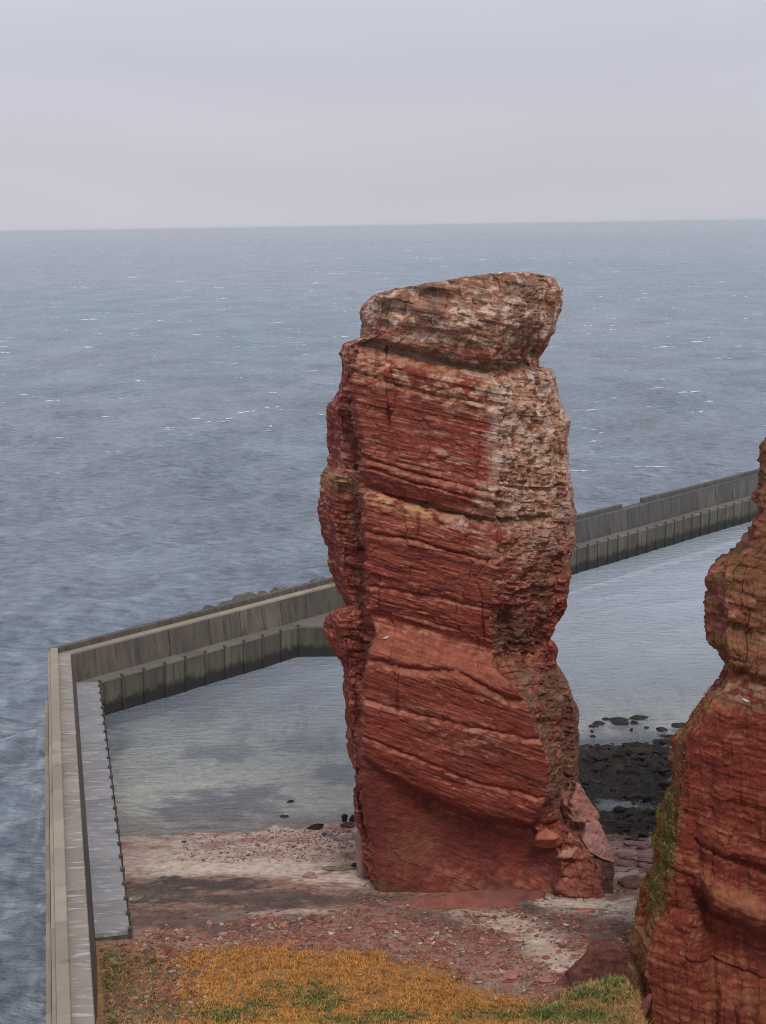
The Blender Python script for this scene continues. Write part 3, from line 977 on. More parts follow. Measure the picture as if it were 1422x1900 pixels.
# orange shelf
c = mixc(c, (0.60, 0.31, 0.155), 0.8 * fm * sst(g2, 0, 6) * (1 - sst(g2, 20, 34)) * (1 - sst(PX, 800, 860)) * sst(nf, -.4, .15))
c = mixc(c, (0.21, 0.16, 0.085), 0.7 * allm * np.exp(-((g2 + 5) / 6) ** 2) * sst(PX, 760, 840))
# shelf of the lower block
c = mixc(c, (0.33, 0.098, 0.064), 0.75 * fm * sst(g3, -10, 14) * (1 - sst(g3, 50, 78)))
# brown rear block low on the right
rb = sst(PX, np.interp(PY, [1220, 1290, 1430, 1520], [930, 968, 1016, 1000]), np.interp(PY, [1220, 1290, 1430, 1520], [945, 982, 1028, 1010])) * sst(PY, 1225, 1250) * (1 - sst(PY, 1490, 1530))
c = mixc(c, (0.225, 0.125, 0.088), 0.8 * rb * sst(nb, -0.6, .2))
c = mixc(c, (0.135, 0.115, 0.062), 0.6 * rb * sst(fbm(x / 1.2, y / 1.2, z / .7, 4, seed=51), .1, .4))
# pinkish scabs on the lower block
c = mixc(c, (0.52, 0.29, 0.22), 0.5 * fm * (zone(PX, PY, 860, 1370, 90, 34, 14, .6, nf) + zone(PX, PY, 740, 1310, 70, 10, 10, .6, nf)) * sst(nf, -0.1, .3))
# purple damp foot
foot = sst(g4, 0, 14) * fm
c = mixc(c, (0.165, 0.040, 0.036), 0.75 * foot * sst(nb, -0.5, 0.2))
c = mixc(c, (0.30, 0.12, 0.07), 0.5 * foot * zone(PX, PY, 765, 1570, 70, 35, -20, .6, nb))
c = mixc(c, (0.11, 0.10, 0.055), 0.6 * sst(PY, 1620, 1655) * sst(nf + nb, -.2, .3))
c = mixc(c, (0.10, 0.095, 0.05), 0.8 * zone(PX, PY, 1118, 1635, 22, 40, 20, .6, nf))
# left buttress
lb = (1 - sst(np.broadcast_to(np.arange(PX.shape[1])[None, :], PX.shape), cs[3] - 4, cs[4] + 2))
c = mixc(c, (0.42, 0.29, 0.23), 0.6 * lb * upper * sst(nf + .4 * nb, 0.05, .4))
c = mixc(c, (0.45, 0.26, 0.15), 0.7 * lb * zone(PX, PY, 640, 892, 50, 16, 10, .5, nf))
# white droppings
c = mixc(c, (0.75, 0.69, 0.62), .6 * sst(fbm(x / .35, y / .35, z / .5, 2, seed=61), .42, .55) * np.clip(0.9 * rt + .5 * capm + 0.35 * upw, 0, 1) * sst(nb, 0, .3))
ng = fbm(x / .28, y / .28, z / .16, 3, seed=71)
nt_ = fbm(Sx / 1.8, bb / .15, 0 * x + 6.5, 3, seed=73)
c = c * np.clip(1 + (0.10 + .2 * blocky) * nf + (0.16 + .2 * blocky) * ng + 0.42 * nt_ * (1 - .7 * foot), .42, 1.8)[..., None]
nrw, ncl = PX.shape
V = P2.reshape(-1, 3)
Fq = grid_faces(nrw, ncl, True)
# close the top with shrinking rings
rings = []
topr = P2[0]
cen = topr.mean(0)
Vt, Ct = [V], [c.reshape(-1, 3)]
base = nrw * ncl
prev = np.arange(ncl)
Fl = [Fq[:, ::-1]]
for i, s in enumerate(np.linspace(0.94, 0.04, 16)):
    q = cen + (topr - cen) * s
    q[:, 2] = topr[:, 2] * s + cen[2] * (1 - s) + 0.10 * (1 - s ** 4) + 0.22 * fbm(q[:, 0] / .8, q[:, 1] / .8, 0 * q[:, 0], 3)
    cur = base + i * ncl + np.arange(ncl)
    Vt.append(q)
    k = fbm(q[:, 0] / 1.2, q[:, 1] / 1.2, 0 * q[:, 0] + 4, 3)
    Ct.append(mixc(np.broadcast_to(np.array([0.27, 0.15, 0.115]), q.shape), (0.16, 0.13, 0.085), sst(k, -.1, .3)))
    Fl.append(np.stack([prev, np.roll(prev, -1), np.roll(cur, -1), cur], -1))
    prev = cur
stack = mesh_obj('sea_stack', np.concatenate(Vt), np.concatenate(Fl), M_rock, col=np.concatenate(Ct))
set_bed(stack, np.stack([Sx, bb, np.clip(np.maximum(blocky, .95 * foot + .35 * sst(PY, 1180, 1260)), 0, 1)], -1), nrw * ncl)
tag(stack, 'tall free-standing red sandstone stack with a pale weathered cap, rising from the beach', 'sea stack')

# ---- the near cliff on the right
CL = [(400, 1560), (600, 1500), (740, 1440), (825, 1419), (860, 1416), (900, 1416), (920, 1409), (940, 1406), (960, 1396), (990, 1381), (1020, 1356),
      (1040, 1327), (1060, 1314), (1075, 1308), (1095, 1311), (1130, 1313), (1160, 1311), (1190, 1319), (1215, 1331), (1232, 1345), (1250, 1336), (1270, 1326),
      (1290, 1311), (1320, 1291), (1350, 1269), (1370, 1255), (1400, 1252), (1450, 1252), (1465, 1246), (1480, 1238), (1520, 1230), (1560, 1216), (1600, 1206),
      (1650, 1196), (1700, 1188), (1720, 1180), (1750, 1172), (1800, 1178), (1850, 1185), (1900, 1192), (2000, 1196), (2200, 1190)]
CE = [(400, 1580), (825, 1440), (1000, 1400), (1060, 1340), (1190, 1345), (1250, 1362), (1320, 1312), (1370, 1275), (1450, 1268), (1500, 1262), (1560, 1256),
      (1620, 1248), (1680, 1235), (1740, 1205), (1800, 1200), (1900, 1215), (2200, 1220)]
E0 = 91.5
cf = lambda p, k: E0 + tb(p, [(400, 2.5), (1000, 1.6), (1250, 1.2), (1370, .6), (1700, 0), (2200, -2.5)]) - k
CL = [(a, b - (5 if a > 1040 else 0)) for a, b in CL]
ctrl = [
    (lambda p: tb(p, CL) + 60, lambda p: E0 + 14 + 0 * p),
    (lambda p: tb(p, CL), lambda p: cf(p, -3.4)),
    (lambda p: tb(p, CL) * .45 + tb(p, CE) * .55, lambda p: cf(p, -1.3)),
    (lambda p: tb(p, CE), lambda p: cf(p, 0)),
    (lambda p: 0 * p + tb(p, [(400, 1640), (1000, 1470), (1300, 1400), (1600, 1370), (2200, 1370)]), lambda p: cf(p, .9)),
    (lambda p: 0 * p + 1560, lambda p: cf(p, 2.2)),
    (lambda p: 0 * p + 2100, lambda p: cf(p, 8)),
    (lambda p: 0 * p + 2200, lambda p: E0 + 14 + 0 * p),
]
segs = [16, 50, 40, 130, 100, 50, 12, 16]
PX, PY, DEP = build_column(ctrl, segs, lambda px: 430 + 0 * px, 2150, 700)
cs = np.cumsum([0] + segs)
fm = np.zeros(PX.shape[1]); fm[cs[3]:cs[6]] = 1
fm = smooth_cols(fm[None], 12)[0][None, :]
DEP = smooth_cols(DEP, 3)
wig = 7 * fbm(PX / 60, PY / 60, 0 * PX + 8, 3) + 3 * fbm(PX / 14, PY / 14, 0 * PX + 5, 2)
h1 = line_d([(1250, 1600), (1295, 1650), (1325, 1690), (1380, 1712), (1430, 1735), (1700, 1790)])
h2 = line_d([(1310, 1225), (1345, 1240), (1430, 1262), (1700, 1300)])
h3 = line_d([(1260, 1285), (1330, 1296), (1430, 1325), (1700, 1380)])
h4 = line_d([(1250, 1540), (1330, 1580), (1430, 1625), (1700, 1700)])
hx = sst(PX, 1260, 1330)
DEP += fm * hx * (1.7 * sst(h1, -2, 12) * (1 - sst(h1, 50, 190)) - 0.9 * np.exp(-((h1 + 24) / 26) ** 2))
DEP += fm * (0.25 * np.exp(-((h2 - 4) / 9) ** 2) - 0.7 * (1 - sst(h2, -10, 4)) * sst(h2, -90, -40) - 0.4 * (1 - sst(h2, -92, -80)) * sst(h2, -220, -150) - 0.45 * sst(h3, -4, 10) * (1 - sst(h3, 60, 240)))
DEP += fm * hx * (0.5 * np.exp(-(h4 / 5) ** 2) - 0.3 * np.exp(-((h4 + 20) / 18) ** 2))
DEP -= fm * .5 * np.exp(-((PX - 1352 + .05 * (PY - 1300)) / 26) ** 2) * sst(PY, 1290, 1330) * (1 - sst(PY, 1560, 1640))
DEP -= fm * .55 * np.abs(fbm(PX / 34, PY / 260, 0 * PX + 3, 3)) * sst(PY, 1270, 1330)
DEP -= fm * .18 * fbm(PX / 75, PY / 60, 0 * PX + 6, 4)
DEP += fm * .4 * np.exp(-((PX - 1300 - .1 * (PY - 1600)) / 9) ** 2) * sst(PY, 1480, 1560)
P = at_depth(PX, PY, DEP)
x, y, z = P[..., 0], P[..., 1], P[..., 2]
bed_b = z + np.interp(z, [2, 14, 24, 40], [.30, .24, .2, .2]) * (x - 20)
seg = np.linalg.norm(np.diff(P[400], axis=0), axis=-1)
Sx = np.broadcast_to(np.concatenate([[0], np.cumsum(seg)])[None, :], PX.shape)
blocky = 0.26 * fm + 0.6 * (1 - fm) + 0 * PX
blocky = np.clip(blocky + 0.4 * (1 - sst(h2, -6, 6)), 0, 1)
d, bb, info = strata(P, Sx, bed_b, 5, fm, blocky)
nrm = normals(smooth_cols(P, 6), True)
nh = nrm.copy(); nh[..., 2] *= 0.25
nh /= np.linalg.norm(nh, axis=-1, keepdims=True)
if (nh[:, cs[4], 1]).mean() > 0:
    nh = -nh
P2 = P + nh * (d * 0.85)[..., None]
nr2 = normals(P2, True)
if (nr2 * nh).sum(-1).mean() < 0: nr2 = -nr2
ns = fbm(Sx / 2.2, bb * 2.6, 0 * x + 3.5, 4, seed=22)
nb = fbm(x / 2.5, y / 2.5, z / 2.5, 4, seed=28)
nf = fbm(x / .6, y / .6, z / .4, 3, seed=24)
lay = hsh(info[2][0], 0 * info[2][0] + 177)
lay3 = hsh(info[3][0], 0 * info[3][0] + 178)
c = np.broadcast_to(np.array([0.205, 0.042, 0.030]), PX.shape + (3,)).copy()
c = mixc(c, (0.28, 0.070, 0.044), np.clip(0.35 * lay + 0.3 * lay3 + 0.6 * nb, 0, 1))
c = mixc(c, (0.150, 0.036, 0.030), sst(ns, 0.05, 0.5) * 0.7)
upw = sst(nr2[..., 2], 0.12, 0.55)
c = mixc(c, (0.34, 0.16, 0.075), 0.5 * upw * sst(nf, -0.35, 0.3))
topm = 1 - sst(h2, -8, 8)
tc_ = mixc(np.broadcast_to(np.array([0.225, 0.105, 0.058]), PX.shape + (3,)), (0.36, 0.105, 0.07), sst(ns + .4 * nb, -.05, .3))
tc_ = mixc(tc_, (0.15, 0.125, 0.045), sst(nb + .4 * nf, 0.12, .4) * .6)
tc_ = mixc(tc_, (0.40, 0.29, 0.25), sst(ns, .25, .5) * .5)
c = mixc(c, tc_, .9 * topm)
midm = sst(h2, -6, 8) * (1 - sst(h3, -14, -2))
c = mixc(c, (0.40, 0.26, 0.19), .7 * midm * sst(nf + ns, -.2, .3))
moss = (1 - sst(PX, tb(PY, CE) - 12, tb(PY, CE) + 10)) * sst(PY, 1230, 1300)
c = mixc(c, (0.235, 0.135, 0.055), .75 * moss * sst(nf + nb, -.3, .2))
mossy = moss * sst(PY, 1450, 1475) * (1 - sst(PY, 1640, 1720)) * sst(nb + .5 * nf, -.35, .1)
c = mixc(c, (0.115, 0.125, 0.035), .8 * mossy * sst(nf, -.3, .2))
c = mixc(c, (0.115, 0.105, 0.05), .7 * fm * np.exp(-((h3 + 3) / 7) ** 2) * sst(nf, -.4, .1))
c = mixc(c, (0.36, 0.15, 0.085), .6 * fm * hx * np.exp(-((h1 + 30) / 28) ** 2) * sst(nb, -.4, .2))
ng = fbm(x / .28, y / .28, z / .16, 3, seed=71)
nt_ = fbm(Sx / 1.8, bb / .15, 0 * x + 6.5, 3, seed=73)
c = c * np.clip(1 + (0.10 + .2 * blocky) * nf + (0.16 + .2 * blocky) * ng + 0.42 * nt_, .42, 1.8)[..., None]
nrw, ncl = PX.shape
Vt, Ct, Fl = [P2.reshape(-1, 3)], [c.reshape(-1, 3)], [grid_faces(nrw, ncl, True)[:, ::-1]]
topr = P2[0]; cen = topr.mean(0); prev = np.arange(ncl); base = nrw * ncl
for i, s in enumerate(np.linspace(0.9, 0.05, 8)):
    q = cen + (topr - cen) * s
    cur = base + i * ncl + np.arange(ncl)
    Vt.append(q); Ct.append(np.broadcast_to(np.array([0.12, 0.12, 0.05]), q.shape))
    Fl.append(np.stack([prev, np.roll(prev, -1), np.roll(cur, -1), cur], -1)); prev = cur
cliff = mesh_obj('rock_cliff', np.concatenate(Vt), np.concatenate(Fl), M_rock, col=np.concatenate(Ct))
set_bed(cliff, np.stack([Sx, bb, np.clip(np.maximum(blocky, .75 * sst(PY + 30 * nb, 1660, 1740) + .22), 0, 1)], -1), nrw * ncl)
tag(cliff, 'dark red layered cliff at the right edge with green growth down its left side', 'cliff')
CLIFF = dict(P=P2, N=nr2, moss=moss, mossy=mossy, PX=PX, PY=PY, upw=upw)

# ------------------------------------------------------------------ grass blades


def blades(name, base, h, w, lean, col, parent=None, up=None):
    n = len(base)
    a = rng.uniform(0, 2 * np.pi, n)
    la = rng.uniform(0, 2 * np.pi, n)
    upv = np.array([0, 0, 1.0]) if up is None else up
    wv = np.stack([np.cos(a), np.sin(a), 0 * a], -1) * (w / 2)[:, None]
    lv = np.stack([np.cos(la), np.sin(la), 0 * la], -1) * (lean * h)[:, None]
    tip = base + upv * h[:, None] + lv
    mid = base + upv * (h * .55)[:, None] + lv * .3
    V = np.stack([base - wv, base + wv, mid + wv * .8, tip, mid - wv * .8], 1)
    i = np.arange(n)[:, None] * 5
    F = np.concatenate([i + [0, 1, 2], i + [0, 2, 4], i + [4, 2, 3]], 0)
    C = np.repeat(col[:, None, :], 5, 1)
    return mesh_obj(name, V.reshape(-1, 3), F, M_blade, parent, col=C.reshape(-1, 3), smooth=False)


def scatter_px(n, x0, x1, y0, y1):
    """points on the ground, spread evenly over x0..x1, y0..y1 metres"""
    x = rng.uniform(x0, x1, n); y = rng.uniform(y0, y1, n)
    return np.stack([x, y, ground(x, y)], -1)


B = scatter_px(210000, -20.5, 18, 76, 99)
px, py = photo_xy(B)
edge = np.interp(px, [100, 175, 300, 480, 700, 800, 920, 1000, 1080, 1175, 1500], [1775, 1775, 1768, 1754, 1768, 1795, 1840, 1856, 1832, 1797, 1780])
n_ = fbm(B[:, 0] / 2.2, B[:, 1] / 1.6, 0 * px + 2, 4)
n2_ = fbm(B[:, 0] / .8, B[:, 1] / .6, 0 * px + 5, 3)
rub = (1 - sst(px + 60 * n_, 270, 400)) * sst(py, 1700, 1740)          # stony corner by the wall
prob = sst(py - edge + 34 * n_ + 16 * n2_, -4, 18) * (1 - .8 * rub) * sst(n2_ + .4 * n_, -.25, .15)
k = (rng.random(len(B)) < prob) & (seaside(B[:, 0], B[:, 1]) < -3)
B = B[k]; px, py, n_, n2_ = px[k], py[k], n_[k], n2_[k]
gpat = np.zeros(len(B))
for (a, b, rx, ry) in [(590, 1850, 60, 24), (420, 1885, 80, 16), (310, 1878, 36, 16), (730, 1890, 60, 14), (640, 1895, 60, 10), (900, 1885, 60, 14), (520, 1830, 40, 8), (1010, 1885, 60, 14),
                       (1100, 1850, 60, 14), (1080, 1890, 70, 14), (1140, 1830, 26, 14), (480, 1865, 40, 8)]:
    gpat = np.maximum(gpat, zone(px, py, a, b, rx, ry, 0, .6, n2_ * 1.1))
right = sst(px, 930, 1010)
gr = rng.random(len(B)) < np.clip(.75 * gpat + .10 * right + .02, 0, 1)
gr |= (rng.random(len(B)) < .2 * sst(py, 1850, 1900) * sst(n_, .0, .35))
colb = np.array([0.60, 0.275, 0.075]) * rng.uniform(.75, 1.25, len(B))[:, None]
colb = mixc(colb, (0.40, 0.20, 0.07), sst(n_ + n2_, .15, .55) * .6)
colb = mixc(colb, (0.40, 0.26, 0.125), right * .8)
colb[gr] = np.array([0.135, 0.175, 0.05]) * rng.uniform(.5, 1.4, (gr.sum(), 1))
hh = rng.uniform(.08, .25, len(B)) * (1 + .5 * right) * (.5 + 1.1 * sst(fbm(B[:, 0] / .5, B[:, 1] / .45, 0 * px + 8, 2), -.3, .4))
gobj = blades('grass', B, hh, rng.uniform(.03, .06, len(B)) * np.where(gr, 1.5, 1), rng.uniform(.4, 1.4, len(B)), colb)
tag(gobj, 'orange-brown dead grass with green tufts on the slope below', 'grass', kind='stuff')

# growth on the near cliff
Pf = CLIFF['P'].reshape(-1, 3); Nf = CLIFF['N'].reshape(-1, 3)
wgt = (CLIFF['mossy'] * 1.0 + CLIFF['moss'] * .05 * (CLIFF['PY'] < 1800)).ravel()
wgt = wgt * sst(fbm(Pf[:, 0] / .9, Pf[:, 1] / .9, Pf[:, 2] / .9, 3, seed=3), -.05, .3) * (CLIFF['PX'].ravel() < 1320) * (CLIFF['PY'].ravel() > 1235)
idx = rng.choice(len(Pf), 9000, p=wgt / wgt.sum())
B = Pf[idx] + rng.normal(size=(len(idx), 3)) * .04
green = rng.random(len(idx)) < np.where(CLIFF['mossy'].ravel()[idx] > .4, .6, .2)
colb = np.where(green[:, None], np.array([0.20, 0.215, 0.07]), np.array([0.36, 0.21, 0.085])) * rng.uniform(.55, 1.4, (len(idx), 1))
upv = Nf[idx] * .7 + np.array([0, 0, .75])
o = blades('ledge_plants', B, rng.uniform(.05, .22, len(idx)), rng.uniform(.05, .10, len(idx)), rng.uniform(.1, .6, len(idx)), colb, cliff, up=upv)
tag(o, kind='stuff')

# ------------------------------------------------------------------ sea wall
def prism(prof, p0, p1, dn, t_off=(0, 0)):
    """extrude a (n, z) profile between two functions giving the xy of offset n at each end"""
    V = []
    for (n, z) in prof: V.append((*p0(n), z))
    for (n, z) in prof: V.append((*p1(n), z))
    k = len(prof)
    F = [tuple(range(k))[::-1], tuple(range(k, 2 * k))]
    for i in range(k):
        j = (i + 1) % k
        F.append((i, j, k + j, k + i))
    return V, F


def fix(o):
    bm = bmesh.new(); bm.from_mesh(o.data)
    bmesh.ops.recalc_face_normals(bm, faces=bm.faces)
    bm.to_mesh(o.data); bm.free()


def arm_point(arm, s):
    """xy at distance s along an arm (from the corner) at offset n"""
    if arm == 'A':
        return lambda n: tuple(Bc - TA * s + NA * n)
    return lambda n: tuple(Bc + TB * s + NB * n)


def corner_point(pairs):                               # offsets of arm A -> of arm B (piecewise)
    na = [q[0] for q in pairs]; nb_ = [q[1] for q in pairs]
    return na, nb_


# matching offsets of both arms: outer, parapet inner, step inner, walk inner, walk outer
OA = [-1.1, -.55, 0, .84, 2.12, 2.55, 4.9]
OB = [-.9, -.6, 0, .60, 1.50, 1.80, 3.60]


def end_fn(arm):
    src, oth = (OA, OB) if arm == 'A' else (OB, OA)

    def f(n):
        m = float(np.interp(n, src, oth))
        return tuple(corner(n, m) if arm == 'A' else corner(m, n))
    return f


ZP, ZS, ZW = 7.75, 7.15, 3.9
wallA = empty('sea_wall', (*Bc, 0))
tag(wallA, 'buff concrete sea wall running from the lower left corner out to the bend', 'sea wall')
wallB = empty('sea_wall', (*Bc, 0))
tag(wallB, 'dark stained concrete sea wall crossing behind the stack from the bend', 'sea wall')


def piece(name, prof, arm, s0, s1, mat, gap=.012, jit=.012):
    par = wallA if arm == 'A' else wallB
    O = OA if arm == 'A' else OB
    j = lambda: random.uniform(-jit, jit)
    dz = j()
    prof = [(n, z + (dz if z > .5 else 0)) for n, z in prof]
    f0 = end_fn(arm) if s0 <= 0 else arm_point(arm, s0 + gap)
    f1 = arm_point(arm, s1 - gap)
    V, F = prism(prof, f0, f1, 0)
    o = mesh_obj(name, np.array(V) - np.array([*Bc, 0]), F, mat, par, smooth=False)
    fix(o)
    return o


def cuts(L, a, b, first=0.0):
    r = [first]
    while r[-1] < L:
        r.append(r[-1] + random.uniform(a, b))
    return r


# arm A (near)
ch = .06
c_ = cuts(LEN_A, 5.6, 7.4)
for s0, s1 in zip(c_, c_[1:]):
    o = piece('parapet_block', [(-.22, 6.9), (-.22, 7.32), (.0, 7.4), (.06, ZP), (.84 - ch, ZP), (.84, ZP - ch), (.84, ZS + .004), (.84, 6.9)], 'A', s0, s1, M_cap)
c_ = cuts(LEN_A, 3.0, 4.2)
for s0, s1 in zip(c_, c_[1:]):
    piece('step_slab', [(.843, 6.9), (.843, ZS - random.uniform(0, .03)), (2.12 - ch, ZS), (2.12, ZS - ch), (2.13, 6.9)], 'A', s0, s1, M_step)
c_ = cuts(LEN_A, 6.5, 8.5)
for s0, s1 in zip(c_, c_[1:]):
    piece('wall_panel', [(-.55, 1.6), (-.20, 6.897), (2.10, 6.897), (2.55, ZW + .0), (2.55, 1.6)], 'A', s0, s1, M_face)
c_ = cuts(LEN_A, 3.5, 5.0, 9.5)
for s0, s1 in zip(c_, c_[1:]):
    piece('toe_block', [(-.78 - random.uniform(0, .05), -1.5), (-.66, 5.0 + random.uniform(-.06, .06)), (-.35, 5.05), (-.57, 1.55), (-.57, -1.5)], 'A', s0, s1, M_cap)
LWA = 61.5
NW = 24
stp = LWA / NW
for i in range(NW):
    s0, s1 = i * stp, (i + 1) * stp
    piece('walkway_slab', [(2.553, ZW - .3), (2.553, ZW), (4.86, ZW - .02), (4.9, ZW - .06), (4.9, ZW - .3)], 'A', s0, s1, M_walk, gap=.02, jit=.02)
    piece('quay_panel', [(2.6, -2.5), (2.6, ZW - .303), (4.8, ZW - .303), (4.72, -2.5)], 'A', s0, s1, M_quay)


def post(arm, s, n, w, top):
    par = wallA if arm == 'A' else wallB
    T, N = (-TA, NA) if arm == 'A' else (TB, NB)
    c0 = Bc + T * s + N * n
    V = []
    for (z, k) in ((-2.4, 1), (top, 1), (top, 1.0), (top + .22, 1.0)):
        ww = w * (1.0 if z < top or k else 1.4)
        for (a, b) in ((-1, -1), (1, -1), (1, 1), (-1, 1)):
            q = c0 + T * a * ww / 2 + N * b * ww / 2
            V.append((q[0], q[1], z))
    # cap block a little wider
    for q in range(8, 16):
        v = np.array(V[q][:2]); v = c0 + (v - c0) * 1.25
        V[q] = (v[0], v[1], V[q][2])
    F = [(0, 1, 2, 3)[::-1], (0, 1, 5, 4), (1, 2, 6, 5), (2, 3, 7, 6), (3, 0, 4, 7), (8, 9, 10, 11)[::-1], (8, 9, 13, 12), (9, 10, 14, 13), (10, 11, 15, 14), (11, 8, 12, 15), (12, 13, 14, 15)]
    o = mesh_obj('fender_post', np.array(V) - np.array([*Bc, 0]), F, M_post, par, smooth=False)
    fix(o)


for i in range(1, NW + 1):
    post('A', i * stp - .05, 4.92, .26, ZW - .02)

# arm B (far)
def bl(xy): return float((np.array(xy) - Bc) @ TB)
gap0, gap1 = bl((36.4, 238.1)), bl((40.2, 242.6))
c_ = cuts(LEN_B, 7, 10)
for s0, s1 in zip(c_, c_[1:]):
    right = s0 > 80
    if s1 > gap0 and s0 < gap1:                       # the parapet is broken away here
        if s0 < gap0 - .5: piece('parapet_block', [(-.1, 6.9), (0, ZP), (.6 - ch, ZP), (.6, ZP - ch), (.6, 6.9)], 'B', s0, gap0, M_facemoss)
        if s1 > gap1 + .5: piece('parapet_block', [(-.1, 6.9), (0, ZP + .1), (.6 - ch, ZP + .1), (.6, ZP), (.6, 6.9)], 'B', gap1, s1, M_facemoss)
    else:
        piece('parapet_block', [(-.1, 6.9), (0, ZP), (.6 - ch, ZP), (.6, ZP - ch), (.6, 6.9)], 'B', s0, s1, M_facemoss if right else M_face)
    piece('step_slab', [(.603, 6.9), (.603, ZS), (1.5 - ch, ZS), (1.5, ZS - ch), (1.5, 6.9)], 'B', s0, s1, M_facemoss if right else M_cap)
big = piece('broken_edge', [(.0, 6.91), (.0, ZS), (.59, ZS + .02), (.59, 6.91)], 'B', gap0, gap1, M_facemoss)
# wall panels: joints read from the photograph, then every 5 m
js = [0] + [bl(at_z(px, py, 5.5)[:2]) for px, py in [(290, 1185), (362, 1165), (420, 1150), (495, 1130), (540, 1117), (613, 1100)]]
while js[-1] < LEN_B: js.append(js[-1] + random.uniform(5.0, 6.2))
for s0, s1 in zip(js, js[1:]):
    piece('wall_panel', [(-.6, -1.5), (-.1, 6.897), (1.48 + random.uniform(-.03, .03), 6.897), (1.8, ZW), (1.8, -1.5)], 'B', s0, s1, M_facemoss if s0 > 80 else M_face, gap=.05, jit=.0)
sb0 = bl((-11, 180.75))
npost = 10
ss = list(np.linspace(3.6, sb0, npost + 1))
ss = [0] + ss
s = 75.0
ss2 = [s]
while s < 165:
    s += 2.7
    ss2.append(s)
for lst, wm in ((ss, M_walkd), (ss2, M_walkd)):
    for s0, s1 in zip(lst, lst[1:]):
        piece('walkway_slab', [(1.803, ZW - .25), (1.803, ZW), (3.58, ZW - .03), (3.6, ZW - .08), (3.6, ZW - .25)], 'B', s0, s1, wm, gap=.015, jit=.015)
        piece('quay_panel', [(1.85, -2.5), (1.85, ZW - .253), (3.53, ZW - .253), (3.45, -2.5)], 'B', s0, s1, M_quay, gap=.03)
        post('B', s1, 3.55, .22, ZW - .05)
# wider landing behind the stack
pts = [Bc + TB * (sb0 + .02) + NB * 1.8, Bc + TB * (sb0 + .02) + NB * 3.6, np.array([-5.0, 180.1]), np.array([2.0, 184.5]), Bc + TB * 74.9 + NB * 3.6, Bc + TB * 74.9 + NB * 1.8]
for nm, z0, z1, mt, ins in (('landing_slab', ZW - .25, ZW, M_walkd, 0), ('landing_face', -2.5, ZW - .253, M_quay, .05)):
    V = [(*(p - Bc), z0) for p in pts] + [(*(p - Bc), z1) for p in pts]
    k = len(pts)
    F = [tuple(range(k)), tuple(range(k, 2 * k))] + [(i, (i + 1) % k, k + (i + 1) % k, k + i) for i in range(k)]
    o = mesh_obj(nm, np.array(V), F, mt, wallB, smooth=False); fix(o)

# ------------------------------------------------------------------ boulders and stones
_bm = bmesh.new(); bmesh.ops.create_icosphere(_bm, subdivisions=4, radius=1)
ICO_V = np.array([v.co for v in _bm.verts]); ICO_F = np.array([[v.index for v in f.verts] for f in _bm.faces]); _bm.free()
_bm = bmesh.new(); bmesh.ops.create_icosphere(_bm, subdivisions=1, radius=1)
IC1_V = np.array([v.co for v in _bm.verts]); IC1_F = np.array([[v.index for v in f.verts] for f in _bm.faces]); _bm.free()
_bm = bmesh.new(); bmesh.ops.create_icosphere(_bm, subdivisions=3, radius=1)
IC3_V = np.array([v.co for v in _bm.verts]); IC3_F = np.array([[v.index for v in f.verts] for f in _bm.faces]); _bm.free()


def boulder_shape(seed, planes=9, rough=.10, lo=False):
    r = np.random.default_rng(seed)
    V = (IC3_V if lo else ICO_V).copy()
    for i in range(planes):
        n = r.normal(size=3); n /= np.linalg.norm(n)
        dd = r.uniform(.45, .8)
        V -= np.clip(V @ n - dd, 0, None)[:, None] * n
    q = fbm(V[:, 0] * 1.6 + seed, V[:, 1] * 1.6, V[:, 2] * 2.4, 4)
    nn = V / np.linalg.norm(V, axis=1)[:, None]
    return V + nn * (q * rough * 2)[:, None]


def boulder(name, loc, size, color, seed, mat=None, rot=0, tilt=0, planes=9, rough=.1, lo=False, col2=None):
    V = boulder_shape(seed, planes, rough, lo) * (np.array(size) / 1.5)
    ct, st_ = math.cos(tilt), math.sin(tilt)
    V = V @ np.array([[ct, 0, -st_], [0, 1, 0], [st_, 0, ct]])
    cr, sr = math.cos(rot), math.sin(rot)
    V = V @ np.array([[cr, sr, 0], [-sr, cr, 0], [0, 0, 1]])
    n = fbm(V[:, 0] * 1.3 + seed, V[:, 1] * 1.3, V[:, 2] * 2, 3)
    C = np.array(color)[None] * np.clip(1 + .5 * n, .5, 1.6)[:, None]
    if col2 is not None:
        C = mixc(C, col2, sst(n, .0, .35))
    o = mesh_obj(name, V, IC3_F if lo else ICO_F, mat or M_boulder, col=C, smooth=True)
    o.location = loc
    return o


def on_ground(px, py, it=6):
    z = 2.0
    for _ in range(it):
        p = at_z(px, py, z)
        z = float(ground(p[0], p[1]))
    return np.array([p[0], p[1], z])


